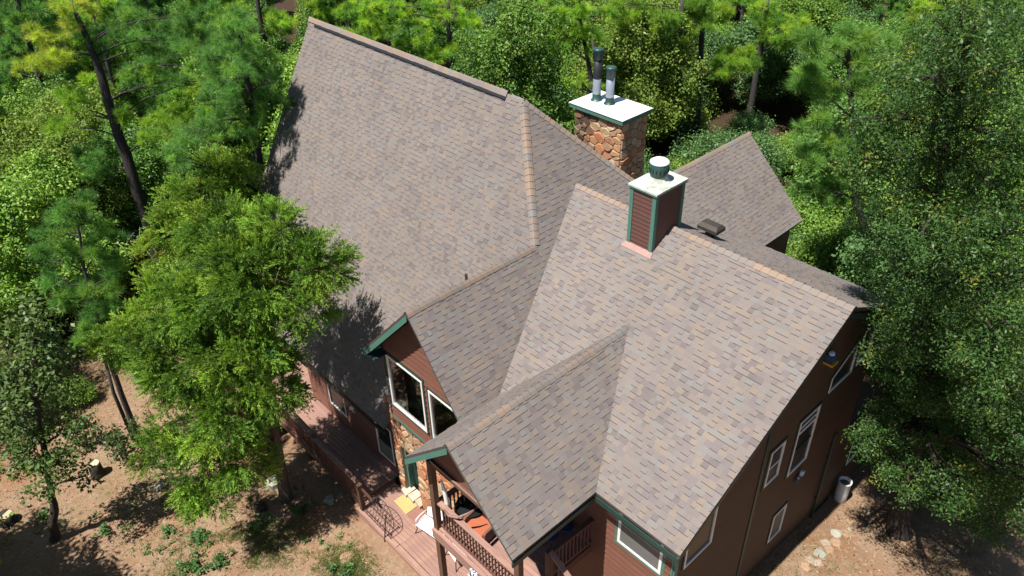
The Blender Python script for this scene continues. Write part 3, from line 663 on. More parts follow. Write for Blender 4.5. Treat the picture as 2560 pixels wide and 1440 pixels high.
m=MB(); m.box((-16.42,-8.3,-.03),(-16.38,-7.53,.24)); m.build('rim_board','deckdark',deck)
for (x,y) in ((-14.45,-7.45),(-11.65,-7.45),(-16.4,-8.2),(-18.6,-8.2),(-21.1,-8.2)):
    m=MB(); m.box((x-.09,y-.09,-1.9),(x+.09,y+.09,.2)); m.build('support_post','post',deck)
def railing(parent,p,q,floor,top,step=.125,capw=.15,mat='deckdark',bal='baluster',sub=.0,wood='deckwood'):
    """cap, two rails and turned square balusters between p and q (x,y)"""
    P=Vector((p[0],p[1],0)); Q=Vector((q[0],q[1],0)); d=Q-P; L=d.length; d.normalize()
    r=MB(); r.bar(P+Vector((0,0,top)),Q+Vector((0,0,top)),capw,.04); r=r.build('railing',wood,parent)
    m=MB(); m.bar(P+Vector((0,0,top-.08)),Q+Vector((0,0,top-.08)),.04,.085); m.build('rail',mat,r)
    m=MB(); m.bar(P+Vector((0,0,floor+.1)),Q+Vector((0,0,floor+.1)),.04,.085); m.build('rail',mat,r)
    n=int(L/step)
    for i in range(1,n):
        c=P+d*(L*i/n); m=MB()
        h0=floor+.05; h1=top-.05
        m.bar(c+Vector((0,0,h0)),c+Vector((0,0,h0+.24)),.045,.045,up=(0,1,0)); m.bar(c+Vector((0,0,h0+.24)),c+Vector((0,0,h1-.2)),.033,.033,up=(0,1,0)); m.bar(c+Vector((0,0,h1-.2)),c+Vector((0,0,h1)),.045,.045,up=(0,1,0))
        m.build(bal,mat,r)
    return r
railing(deck,(-16.4,-7.5),(-10.86,-7.58),.25,1.26)
railing(deck,(-21.1,-8.25),(-16.4,-8.25),.25,1.26)
railing(deck,(-16.4,-8.2),(-16.4,-7.55),.25,1.26)
for (x,y,z0) in ((-10.72,-7.62,-.35),(-13.6,-7.53,.2),(-16.4,-7.53,.2),(-21.1,-8.2,.2)):
    m=MB(); m.box((x-.075,y-.075,z0),(x+.075,y+.075,1.28)); m.box((x-.095,y-.095,1.28),(x+.095,y+.095,1.31)); m.build('rail_post','post',deck)
m=MB(); m.bar((-10.7,-7.6,1.2),(-10.35,-7.45,.75),.06,.06); m.build('hand_rail','deckdark',deck)
# ---------------- balcony under the front gable ----------------
bal=thing('balcony',(-4.4,-6.9,3.85),'covered upper balcony with brown railings under the front gable','balcony')
plank_run(-5.95,-2.85,-7.85,-5.45,3.85,'x',bal,.14)
m=MB(); m.box((-6.02,-8.06,3.53),(-2.78,-7.96,3.86)); m.build('front_beam','deckwood',bal)
m=MB(); m.box((-6.0,-7.95,3.55),(-5.92,-6.2,3.8)); m.build('side_beam','deckdark',bal)
m=MB(); m.box((-2.88,-7.95,3.55),(-2.8,-5.42,3.8)); m.build('side_beam','deckdark',bal)
m=MB(); m.box((-6.0,-7.955,3.862),(-2.8,-7.86,3.90)); m.build('border_board','deckwood',bal)
for (x,y) in ((-5.93,-7.92),(-2.83,-7.92)):
    m=MB(); m.box((x-.085,y-.075,-.35),(x+.085,y+.075,6.40)); m.build('post','post',bal)
m=MB(); m.box((-5.84,-7.98,6.32),(-2.75,-7.86,6.5)); m.build('header_beam','post',bal)
gpn=MB(); gpn.prism([(-5.85,-7.90,6.5),(-2.6,-7.90,6.5),(-2.6,-7.90,6.62),(G2X,-7.90,8.28),(-5.85,-7.90,6.85)],(0,.06,0)); gpn=gpn.build('gable_panel','siding',bal)
siding(gpn,Plane((0,-7.905,0),(1,0,0),(0,0,1)),[(-5.84,6.5),(-2.6,6.5),(-2.6,6.62),(G2X,8.27),(-5.84,6.84)],'siding',.15,(),.014)
m=MB(); m.box((-5.84,-8.0,6.46),(-2.75,-7.985,6.52)); m.build('trim_strip','deckwood',bal)
railing(bal,(-5.84,-7.86),(-2.9,-7.86),3.87,4.86,.115,.15)
railing(bal,(-5.9,-7.85),(-5.9,-6.2),3.87,4.86,.125,.13,wood='deckdark')
railing(bal,(-2.84,-6.85),(-2.80,-5.45),3.87,4.86,.125,.14,wood='deckdark')
m=MB(); m.box((-2.95,-6.95,3.6),(-2.79,-6.79,4.84)); m.build('rail_post','post',bal)
st=thing('stair',(-1.6,-7.2,2.9),'outside stair going down from the balcony beside the front wall','stair')
m=MB(); m.bar((-2.84,-6.87,4.88),(-.3,-6.87,3.30),.13,.05); m.build('hand_rail','deckwood',st)
m=MB(); m.bar((-2.84,-6.87,3.72),(-.3,-6.87,2.14),.05,.24); m.build('stringer','deckdark',st)
for k in range(9):
    x=-2.7+.27*k; z=3.7-.168*k
    m=MB(); m.box((x,-7.85,z-.04),(x+.28,-6.9,z)); m.build('tread','deckwood',st)
    m=MB(); zt=4.88-(x+.14+2.84)*.622; m.box((x+.12,-6.89,z-.1),(x+.155,-6.855,zt)); m.build('baluster','deckdark',st)
# ---------------- furniture and small things ----------------
def one(name,mb,mats,label,cat,group=None):
    return tag(mb.build(name,mats),label,cat,group)
m=MB(); m.box((-10.26,-6.74,.104),(-9.57,-6.45,.122)); m=MB(); m.prism([(-10.27,-6.70,.106),(-9.55,-6.74,.106),(-9.57,-6.22,.106),(-10.27,-6.24,.106)],(0,0,.016)); one('doormat',m,'mat','pale tan doormat in front of the stone threshold','doormat')
m=MB(); m.prism([(-9.53,-6.73,.106),(-8.95,-6.68,.106),(-8.97,-6.22,.106),(-9.55,-6.23,.106)],(0,0,.012)); one('floor_panel',m,'brownmat','plain brown mat lying beside the tan doormat','mat')
# ornate iron panel standing at the deck edge
ip=thing('iron_trellis',(-9.9,-7.4,.1),'ornate black iron trellis leaning at the edge of the lower deck','trellis')
def TT(u,h,k=0): # panel runs along the deck edge and leans towards the wall
    return Vector((-10.62+u*1.5,-7.66+h*.42+.02*k,.12+h*1.0))
m=MB(); arch=[TT(0,0)]+[TT(.5-.5*math.cos(math.pi*t/16)*(1.0),.35+.5*math.sin(math.pi*t/16)) for t in range(17)]+[TT(1,0)]; m.tube(arch,.012,6); m.build('arch',  'iron',ip)
for k in range(1,10):
    u=k/10; hh=.35+.5*math.sqrt(max(0,1-((u-.5)/.5)**2)); m=MB(); m.tube([TT(u,0),TT(u,hh)],.008,5); m.build('bar','iron',ip)
for h in (.02,.35,.6):
    hw=.5 if h<=.35 else .5*math.sqrt(1-((h-.35)/.5)**2)
    m=MB(); m.tube([TT(.5-hw,h),TT(.5+hw,h)],.010,5); m.build('cross_bar','iron',ip)
for k in range(12):
    u=.08+.84*(k%6)/5; h=.12 if k<6 else .48; 
    if abs(u-.5)>.42 and h>.4: u=.5+(.36 if u>.5 else -.36)
    m=MB(); m.tube([TT(u+.045*(t/14)*math.cos(t*.9),h+.07*(t/14)*math.sin(t*.9)) for t in range(15)],.007,5); m.build('scroll','iron',ip)
sk=thing('iron_stake',(-9.3,-7.75,.0),'dark iron rod standing upright at the deck edge','rod'); m=MB(); m.tube([(-9.3,-7.80,-.15),(-9.32,-7.6,.95)],.02,6); m.build('rod','iron',sk)
m=MB(); m.tube([(-9.38,-7.6,.95),(-9.32,-7.6,1.02),(-9.26,-7.6,.95)],.014,6); m.build('finial','iron',sk)
# white cast metal settee and table under the balcony
def cast_chair(x,y,rz,label,w=1.0):
    t=thing('garden_chair',(x,y,.1),label,'chair','white cast metal chairs under the balcony'); c,s=math.cos(rz),math.sin(rz)
    def W(a,b,z): return Vector((x+a*c-b*s,y+a*s+b*c,.1+z))
    m=MB(); m.prism([W(-w/2,-.25,.42),W(w/2,-.25,.42),W(w/2+.03,.22,.43),W(-w/2-.03,.22,.43)],(0,0,.03)); seat=m.build('seat','whiteiron',t)
    for i in range(6):
        for j in range(3):
            if w<.8 and i>3: continue
            a=-w/2+.1+i*.165; b=-.18+j*.15; m=MB(); m.lathe(W(a,b,.452),[(.02,0),(.018,.003)],8); m.build('pierced_hole','iron',seat)
    m=MB(); n=9; pts=[W(-w/2+w*i/(n-1),.25+.03*math.sin(math.pi*i/(n-1)),.46) for i in range(n)]; up=[W(-w/2+w*i/(n-1),.34,.72+.22*math.sin(math.pi*i/(n-1))) for i in range(n)]
    for i in range(n-1): m.prism([pts[i],pts[i+1],up[i+1],up[i]],m and (W(0,1,0)-W(0,0,0))*.02)
    m.build('backrest','whiteiron',t)
    for a in (-1,1):
        m=MB(); m.tube([W(a*w/2,-.22,.45),W(a*w/2,-.2,.64),W(a*w/2,.0,.68),W(a*w/2,.27,.66)],.016,6); m.build('armrest','whiteiron',t)
        for b in (-.22,.2):
            m=MB(); m.tube([W(a*w/2,b,.43),W(a*(w/2-.03),b,.25),W(a*(w/2+.05),b*1.2,0)],.016,6); m.build('leg','iron',t)
    return t
cast_chair(-8.25,-6.62,.15,'white cast metal garden seat with pierced seat beside the stone wall',1.0)
cast_chair(-7.05,-6.6,-.2,'white cast metal garden chair nearest the balcony post',.62)
# balcony things
t=thing('armchair',(-5.0,-7.2,3.86),'terracotta cushioned armchair on the balcony','armchair')
def rbox(x,y,z,sx,sy,sz,rz,mat,name,par,tilt=0):
    m=MB(); c,s=math.cos(rz),math.sin(rz); vs=[]
    for k in (0,1):
        for a,b in ((-1,-1),(1,-1),(1,1),(-1,1)):
            e=.93 if k else 1; px,py=a*sx/2*e,b*sy/2*e; vs.append((x+px*c-py*s,y+px*s+py*c,z+k*sz+tilt*px))
    for a,b in ((-1,-1),(1,-1),(1,1),(-1,1)):
        px,py=a*sx/2*.82,b*sy/2*.82; vs.append((x+px*c-py*s,y+px*s+py*c,z+sz*1.12+tilt*px))
    m.faces(vs,[(3,2,1,0)]+[(i,(i+1)%4,4+(i+1)%4,4+i) for i in range(4)]+[(4+i,4+(i+1)%4,8+(i+1)%4,8+i) for i in range(4)]+[(8,9,10,11)]); return m.build(name,mat,par)
rbox(-4.95,-7.28,4.17,.62,.62,.14,.1,'terracotta','seat_cushion',t); rbox(-4.9,-6.95,4.30,.62,.15,.5,.1,'terracotta','back_cushion',t)
rbox(-5.30,-7.25,4.15,.08,.66,.3,.1,'deckdark','armrest',t); rbox(-4.58,-7.2,4.15,.08,.66,.3,.1,'deckdark','armrest',t)
for a,b in ((-5.28,-7.52),(-4.62,-7.5),(-5.25,-6.9),(-4.6,-6.88)): m=MB(); m.box((a-.03,b-.03,3.86),(a+.03,b+.03,4.18)); m.build('leg','deckdark',t)
t=thing('bench_seat',(-5.0,-6.4,3.86),'maroon cushioned bench against the wall behind the terracotta armchair','bench')
rbox(-5.0,-6.32,4.15,1.1,.5,.14,0,'maroon','seat_cushion',t); rbox(-5.0,-6.02,4.25,1.1,.14,.5,0,'maroon','back_cushion',t); rbox(-5.0,-6.3,3.87,1.0,.44,.27,0,'deckdark','base',t)
t=thing('glass_table',(-5.6,-7.1,3.86),'round dark glass table on the balcony between the rail and the armchair','table')
m=MB(); m.lathe((-5.52,-7.1,4.40),[(.40,0),(.41,.015),(.40,.03)],28); m.build('table_top','glass_dark',t)
m=MB(); m.lathe((-5.52,-7.1,3.86),[(.22,0),(.2,.03),(.03,.06),(.03,.54)],14); m.build('pedestal','iron',t)
t=thing('umbrella',(-5.55,-7.72,3.87),'closed off-white parasol leaning inside the balcony rail','parasol')
m=MB(); m.tube([(-5.62,-7.62,3.9),(-5.66,-7.70,4.5)],.018,8); m.build('pole','galv',t)
m=MB(); m.tube([(-5.66,-7.70,4.45),(-5.68,-7.73,4.9),(-5.72,-7.76,5.4),(-5.76,-7.78,5.75)],[.03,.065,.05,.012],10); m.build('canopy','white',t)
t=thing('driftwood',(-5.2,-7.9,4.9),'curved brown driftwood branch lying over the balcony rail','branch')
m=MB(); m.tube([(-5.55,-7.93,4.90),(-5.3,-7.98,4.93),(-5.05,-7.90,5.02),(-4.9,-7.72,5.14),(-4.82,-7.55,5.22)],[.02,.035,.034,.026,.012],8); m.build('branch','deckwood',t)
for i,(x,y,lb) in enumerate(((-3.5,-6.2,'blue metal chair with a lacy back nearer the balcony rail'),(-3.42,-5.72,'blue metal chair with a lacy back close to the house wall'))):
    t=thing('blue_chair',(x,y,3.86),lb,'chair','blue metal chairs on the balcony')
    m=MB(); m.lathe((x,y,4.28),[(.2,0),(.21,.012),(.2,.025)],18); m.build('seat','blue',t)
    for k in range(4):
        a=math.pi/4+k*math.pi/2; m=MB(); m.tube([(x+.15*math.cos(a),y+.15*math.sin(a),4.28),(x+.2*math.cos(a),y+.2*math.sin(a),3.86)],.012,6); m.build('leg','blue',t)
    bk=MB(); bk.tube([(x-.2,y+.16*math.cos(0),4.3)]+[(x-.2+.0*k,y+.2*math.cos(math.pi*k/10),4.45+.3*math.sin(math.pi*k/10)) for k in range(11)]+[(x-.2,y-.16,4.3)],.012,6); bk=bk.build('backrest','blue',t)
    for k in range(14):
        a=random.uniform(0,6.28); r=.16*math.sqrt(random.random()); m=MB(); m.tube([(x-.2,y+r*math.cos(a)+.03*math.cos(q*.8),4.55+r*.9*math.sin(a)+.03*math.sin(q*.8)) for q in range(9)],.006,5); m.build('scroll','bluewhite',bk)
t=thing('hanging_flowers',(-4.25,-8.12,3.75),'small pale flower basket hanging on the outside of the balcony beam','flower basket')
m=MB(); m.lathe((-4.25,-8.16,3.62),[(.05,0),(.1,.06),(.11,.12)],12); m.build('basket','iron',t)
m=MB()
for k in range(40):
    c=Vector((-4.25+random.gauss(0,.07),-8.16+random.gauss(0,.06),3.79+random.gauss(0,.035))); r=.025
    m.faces([c+Vector((r,0,0)),c+Vector((0,r,.01)),c+Vector((-r,0,0)),c+Vector((0,-r,.01))],[(0,1,2,3)])
m.build('blossoms','bluewhite',t)
# armchair inside the gable room
t=thing('upholstered_chair',(-9.45,-5.78,4.43),'green patterned armchair standing behind the big gable window','armchair')
rbox(-9.45,-5.78,4.60,.72,.7,.2,.5,'teal_fabric','seat_cushion',t); rbox(-9.62,-5.45,4.63,.7,.2,.75,.5,'teal_fabric','backrest',t); rbox(-9.8,-5.93,4.48,.16,.7,.42,.5,'teal_fabric','armrest',t); rbox(-9.15,-5.63,4.48,.16,.7,.42,.5,'teal_fabric','armrest',t); rbox(-9.45,-5.78,4.43,.7,.68,.16,.5,'iron','base',t)
# left deck: table, pots, wall lamp
t=thing('patio_table',(-19.0,-6.35,.25),'teal glass patio table on the far end of the deck beside the cedar','table')
m=MB(); m.lathe((-19.0,-6.35,.93),[(.62,0),(.64,.015),(.62,.03)],26); m.build('table_top','teal_fabric',t)
for k in range(4): a=k*math.pi/2+.5; m=MB(); m.tube([(-19+.45*math.cos(a),-6.35+.45*math.sin(a),.93),(-19+.5*math.cos(a),-6.35+.5*math.sin(a),.25)],.02,6); m.build('leg','white',t)
t=thing('deck_chair',(-19.75,-6.1,.25),'white plastic chair pulled up to the teal patio table','chair')
rbox(-19.75,-6.05,.62,.5,.48,.04,.2,'white','seat',t); rbox(-20.0,-6.1,.64,.06,.48,.5,.2,'white','backrest',t)
for a,b in ((-.2,-.2),(.2,-.2),(.2,.2),(-.2,.2)): m=MB(); m.box((-19.75+a-.02,-6.05+b-.02,.25),(-19.75+a+.02,-6.05+b+.02,.63)); m.build('leg','white',t)
t=thing('potted_plant',(-17.2,-6.35,.25),'dark glazed pot with broad dark leaves on the deck by the corner of the wall','potted plant')
m=MB(); m.lathe((-17.2,-6.35,.25),[(.14,0),(.2,.05),(.24,.25),(.22,.38),(.25,.42),(.21,.42),(.19,.36)],18); m.build('pot','green_dark',t)
for k in range(9):
    a=k*.7; l=.38+.1*random.random(); d=Vector((math.cos(a),math.sin(a),0)); sd=Vector((-d.y,d.x,0)); b0=Vector((-17.2,-6.35,.62)); m=MB()
    p=[b0,b0+d*l*.45+sd*.09+Vector((0,0,.26)),b0+d*l+Vector((0,0,.2)),b0+d*l*.45-sd*.09+Vector((0,0,.26))]
    m.faces(p,[(0,1,2),(0,2,3)],0,(.02,.045,.02)); m.build('leaf_blade','leaf',t,usecol=True)
t=thing('wall_lamp',(-13.25,-6.0,1.9),'white outdoor lamp on the shaded wall between the two deck windows','lamp')
m=MB(); m.lathe((-13.25,-6.08,1.86),[(.02,0),(.1,.02),(.09,.07),(.03,.1)],14); m.build('lamp_shade','white',t); m=MB(); m.tube([(-13.25,-5.97,1.7),(-13.25,-6.04,1.62),(-13.25,-6.08,1.7),(-13.25,-6.08,1.88)],.018,6); m.build('bracket','white',t)
# right wall things
t=thing('rain_barrel',(-.08,3.68,.2),'tall white plastic barrel standing open beside the dark side wall','barrel')
bz=hgt(-.08,3.68)-.03
m=MB(); m.lathe((-.08,3.68,bz),[(.175,0),(.195,.03),(.2,.4),(.2,.84),(.21,.86),(.21,.92),(.18,.92),(.18,.78)],32,0); m.build('barrel_body','pvc',t); m=MB(); m.lathe((-.08,3.68,bz+.78),[(.179,0),(.178,.004)],28); m.build('water_surface','water',t)
m=MB(); m.tube([(-.3,3.62,bz+.5),(-.3,3.62,bz+1.05),(-.12,3.68,bz+1.1)],.02,8); m.build('inlet_hose','blue',t)
t=thing('wall_ornament',(-.33,.29,3.85),'blue metal flower ornament with a pale top hanging on the brown side wall','ornament')
for k in range(7):
    a=k*math.pi*2/7; m=MB(); c=Vector((-.30,.29+.10*math.cos(a),3.83+.11*math.sin(a))); q=[c+Vector((0,.07*math.cos(a+b),.07*math.sin(a+b))) for b in (0,1.57,3.14,4.71)]; m.prism(q,(.02,0,0)); m.build('petal','blue',t)
m=MB(); m.prism([(-.28,.24,4.02),(-.28,.36,4.0),(-.28,.38,4.14),(-.28,.27,4.17)],(.07,0,0)); m.build('ornament_cap','bluewhite',t)
m=MB(); m.lathe((-.27,.2,3.93),[(.03,0),(.03,.03)],8); m.build('bead','bluewhite',t)
t=thing('birdhouse',(-.28,.12,8.3),'small wall box with a white dome and yellow base high under the rake','birdhouse')
m=MB(); m.box((-.37,.02,8.2),(-.17,.22,8.40)); m.build('box','blue',t); m=MB(); m.box((-.37,-.02,8.14),(-.12,.26,8.2)); m.build('base_board','yellow',t); m=MB(); m.lathe((-.27,.12,8.41),[(.085,0),(.08,.04),(.05,.08),(.01,.09)],14); m.build('dome','bluewhite',t)
# stones edging the side path
def rock(x,y,z,r,mat,label,cat='stone',flat=.5,group=None,name='edging_stone',seed=0):
    rr=random.Random(seed); m=MB(); n=9; rings=[(.80,-.25),(1.0,.05),(.88,.38),(.5,.52)]; ph=[rr.uniform(.75,1.2) for _ in range(n)]
    vs=[]
    for q,h in rings:
        for i in range(n):
            a=2*math.pi*i/n; vs.append((x+r*q*ph[i]*math.cos(a)*rr.uniform(.94,1.06),y+r*q*ph[(i*2)%n]*ph[i]**.3*math.sin(a)*rr.uniform(.94,1.06),z+r*h*2*flat*rr.uniform(.9,1.1)))
    f=[(k*n+i,k*n+(i+1)%n,(k+1)*n+(i+1)%n,(k+1)*n+i) for k in range(3) for i in range(n)]+[tuple(3*n+i for i in range(n))]
    m.faces(vs,f); return tag(m.build(name,mat),label,cat,group)
ST=[(.55,2.18,.19,'rock_grey','large grey green stone in the middle of the path edging'),(.73,2.48,.17,'rock_orange','orange brown stone against the large grey green one'),(.72,1.84,.15,'rock_orange','flat orange stone just below the large grey green one'),(.52,1.58,.16,'rock','buff stone in the edging left of the flat orange stone'),(.72,1.40,.17,'rock_orange','pale orange triangular stone in the path edging'),(.62,1.05,.2,'rock_grey','wide flat grey stone in the lower part of the edging'),(.55,.6,.15,'rock','yellowish stone near the bottom of the path edging'),(.74,.64,.15,'rock','small buff stone beside the yellowish one'),(.60,3.05,.13,'rock_orange','reddish stone in dappled shade nearest the barrel side of the edging'),(.72,2.73,.1,'rock','small pale stone between two orange ones'),(.54,4.06,.15,'rock_orange','orange stone in the shade beyond the barrel'),(.76,3.88,.13,'rock','brown stone touching the shaded orange stone'),(.56,.25,.16,'rock_orange','lowest edging stone at the bottom of the picture')]
for i,(x,y,r,mt,lb) in enumerate(ST): rock(x,y,hgt(x,y)-.035,r*1.12,mt,lb,group='stones edging the side path',seed=i+3)
# stumps and boulders in the yard
def stump(x,y,r,h,label,sd):
    z=hgt(x,y); t=thing('tree_stump',(x,y,z),label,'stump','cut stumps in the yard')
    m=MB(); m.tube([(x,y,z-.1),(x,y,z+.08),(x+.01,y,z+h*.5),(x+.03,y+.01,z+h)],[r*1.35,r*1.15,r*.98,r*.95],12,wob=.07); m.build('trunk','bark_dark',t)
    m=MB(); m.lathe((x+.03,y+.01,z+h),[(r*.9,0),(r*.88,.006)],14); m.build('cut_face','cutwood',t)
stump(-19.55,-13.35,.22,.62,'cut stump with pale top beside the small leafy saplings',1); stump(-19.5,-16.35,.24,.4,'low cut stump at the left edge of the yard',2)
rock(-14.3,-9.0,hgt(-14.3,-9)+.0,.33,'rock_grey','grey weathered boulder beside the cedar trunk','boulder',.8,name='boulder',seed=21)
rock(-12.15,-8.05,hgt(-12.15,-8.05)+.0,  .22,'rock_grey','pale rounded rock beside the deck support','rock',.7,name='rock',seed=22)
rock(-17.3,-12.0,hgt(-17.3,-12.0),.2,'rock_grey','mottled grey rock in the yard under the drooping cedar','rock',.6,name='rock',seed=23)
rock(-13.6,-9.9,hgt(-13.6,-9.9),.24,'bark_dark','dark weathered stump remnant against the cedar trunk','rock',1.1,name='rock',seed=24)
for i,(x,y,r,lb) in enumerate(((-10.6,-9.3,.12,'small orange rock lying in the bare yard'),(-10.9,-9.15,.1,'small dark rock next to the orange one in the yard'),(-10.2,-8.6,.22,'flat rock half buried at the corner of the deck step'),(-9.6,-9.0,.26,'flat reddish rock half buried in the bare yard'))):
    rock(x,y,hgt(x,y)-.02,r,'rock_orange' if i!=1 else 'rock',lb,'rock',.3,name='yard_rock',seed=30+i)
T={}
T['cedar_a']=([-13.36,-9.08,-0.2],[[-11.15,-7.54,9.75,0.84],[-11.57,-7.78,10.28,0.62],[-11.81,-8.56,9.29,1.16],[-11.84,-7.91,10.59,0.47],[-13.28,-9.44,8.34,1.21],[-11.33,-8.03,8.55,0.97],[-10.55,-7.47,9.5,0.62],[-12.25,-9.34,7.46,1.43],[-14.25,-10.36,8.04,1.0],[-15.42,-11.36,6.94,0.81],[-15.82,-11.8,6.51,0.53],[-13.56,-10.5,6.49,1.25],[-12.06,-9.13,6.15,1.14],[-12.38,-10.39,5.36,1.25],[-13.55,-11.38,4.59,0.99],[-12.18,-8.97,4.88,0.71],[-12.07,-10.64,4.0,0.98],[-12.65,-11.57,3.59,0.99],[-12.11,-11.58,2.65,0.7],[-11.83,-10.38,3.48,0.7],[-13.66,-12.09,4.04,0.58],[-12.95,-8.63,9.43,0.87],[-13.24,-8.95,9.44,0.65],[-14.01,-10.69,7.22,0.79]],[[-13.36,-9.08,-0.2],[-13.22,-8.93,2.4],[-13.06,-8.75,4.97],[-12.89,-8.56,7.25],[-12.66,-8.31,8.89]])
T['cedar_b']=([-23.4,-6.6,-1.0],[[-22.06,-5.86,7.09,1.13],[-21.68,-4.69,7.31,0.69],[-21.64,-5.55,5.92,1.08],[-22.96,-6.71,6.56,0.92],[-21.46,-4.45,7.97,0.45],[-21.32,-4.6,6.37,0.62],[-22.96,-7.31,5.57,0.85],[-22.12,-6.68,5.12,1.09],[-21.73,-5.5,4.59,0.79],[-23.44,-7.84,4.68,0.63],[-22.18,-5.25,7.67,0.61]],[[-23.16,-6.33,0.47],[-22.84,-5.98,3.54],[-22.56,-5.67,6.31]])
T['young_pine']=([-19.92,-11.62,-0.7],[[-19.08,-10.86,9.52,0.54],[-19.86,-11.41,8.51,0.62],[-19.29,-10.48,8.8,0.56],[-19.55,-11.21,7.6,0.76],[-20.28,-12.05,7.5,0.57],[-19.4,-10.5,7.65,0.71],[-20.22,-11.36,6.26,0.8],[-19.63,-12.1,6.14,0.58],[-19.17,-11.26,6.1,0.78],[-20.19,-11.7,4.45,0.68],[-18.91,-10.56,6.83,0.52],[-18.86,-11.14,9.24,0.48],[-19.45,-11.62,4.48,0.47],[-19.98,-12.15,6.93,0.45]],[[-19.92,-11.62,-0.7],[-19.86,-11.55,2.94],[-19.67,-11.34,5.72],[-19.51,-11.16,7.6],[-19.2,-10.82,9.6]])
T['big_pine']=([-28.75,-6.76,-1.0],[[-28.75,-6.77,12.46,0.85],[-29.47,-7.74,11.76,0.7],[-29.27,-7.94,11.15,0.86],[-30.61,-8.33,10.38,0.65],[-29.78,-8.15,7.99,0.67],[-28.11,-5.82,8.21,0.92],[-26.84,-5.58,7.9,0.82],[-27.12,-4.5,7.98,0.64],[-26.87,-5.04,7.54,0.54],[-27.01,-5.57,10.21,0.63],[-27.6,-5.14,11.96,0.94],[-24.97,-3.74,11.27,0.92],[-24.56,-3.13,9.86,0.87],[-25.07,-1.87,11.13,0.96],[-26.34,-4.71,9.66,0.8],[-29.08,-6.41,11.15,0.8],[-25.7,-3.61,12.31,0.77],[-29.45,-7.65,6.38,1.03],[-29.8,-7.58,5.66,0.87],[-29.69,-7.69,9.01,0.82],[-25.11,-3.53,10.56,0.79],[-25.19,-2.67,11.13,0.95],[-24.71,-1.86,9.73,0.82],[-26.52,-4.89,11.04,0.78],[-26.25,-4.1,11.39,0.71]],[[-28.75,-6.76,-1.0],[-28.66,-6.66,2.49],[-28.62,-6.62,5.73],[-28.64,-6.64,8.13],[-28.62,-6.62,10.5],[-28.63,-6.63,11.3],[-28.71,-6.72,12.53]])
T['oak_left']=([-17.55,-15.47,-0.6],[[-15.33,-13.6,8.88,0.57],[-15.78,-13.3,7.94,0.6],[-16.41,-14.1,7.2,0.72],[-15.29,-13.66,7.33,0.7],[-16.32,-14.27,6.19,0.62],[-15.73,-13.61,6.15,0.56],[-17.15,-14.74,4.52,0.89],[-16.77,-13.99,4.43,0.78],[-15.41,-13.66,4.53,0.46],[-17.4,-14.76,2.99,0.87],[-15.92,-14.26,3.4,0.6],[-17.51,-15.4,3.03,0.61],[-16.24,-14.89,2.94,0.72],[-16.14,-13.92,2.25,0.37],[-16.31,-14.95,6.02,0.67],[-15.37,-13.23,7.31,0.44]],[[-17.55,-15.47,-0.6],[-17.22,-15.1,0.6],[-17.03,-14.89,1.74],[-16.72,-14.54,3.52],[-16.2,-13.98,6.22],[-15.85,-13.59,7.93]])
T['sapling']=([-19.29,-12.31,-0.6],[[-19.61,-12.55,0.27,0.43],[-18.91,-12.25,0.47,0.5],[-18.81,-12.02,0.88,0.4],[-19.34,-12.56,-0.14,0.32]],[[-19.29,-12.31,-0.6],[-19.26,-12.29,0.13],[-19.21,-12.22,0.64]])
T['sapling_b']=([-21.22,-13.16,-0.7],[[-21.15,-13.17,-0.01,0.54],[-21.01,-12.78,0.24,0.45],[-21.16,-13.29,0.48,0.38]],[[-21.22,-13.16,-0.7],[-21.13,-13.06,-0.07],[-21.08,-13.01,0.34]])
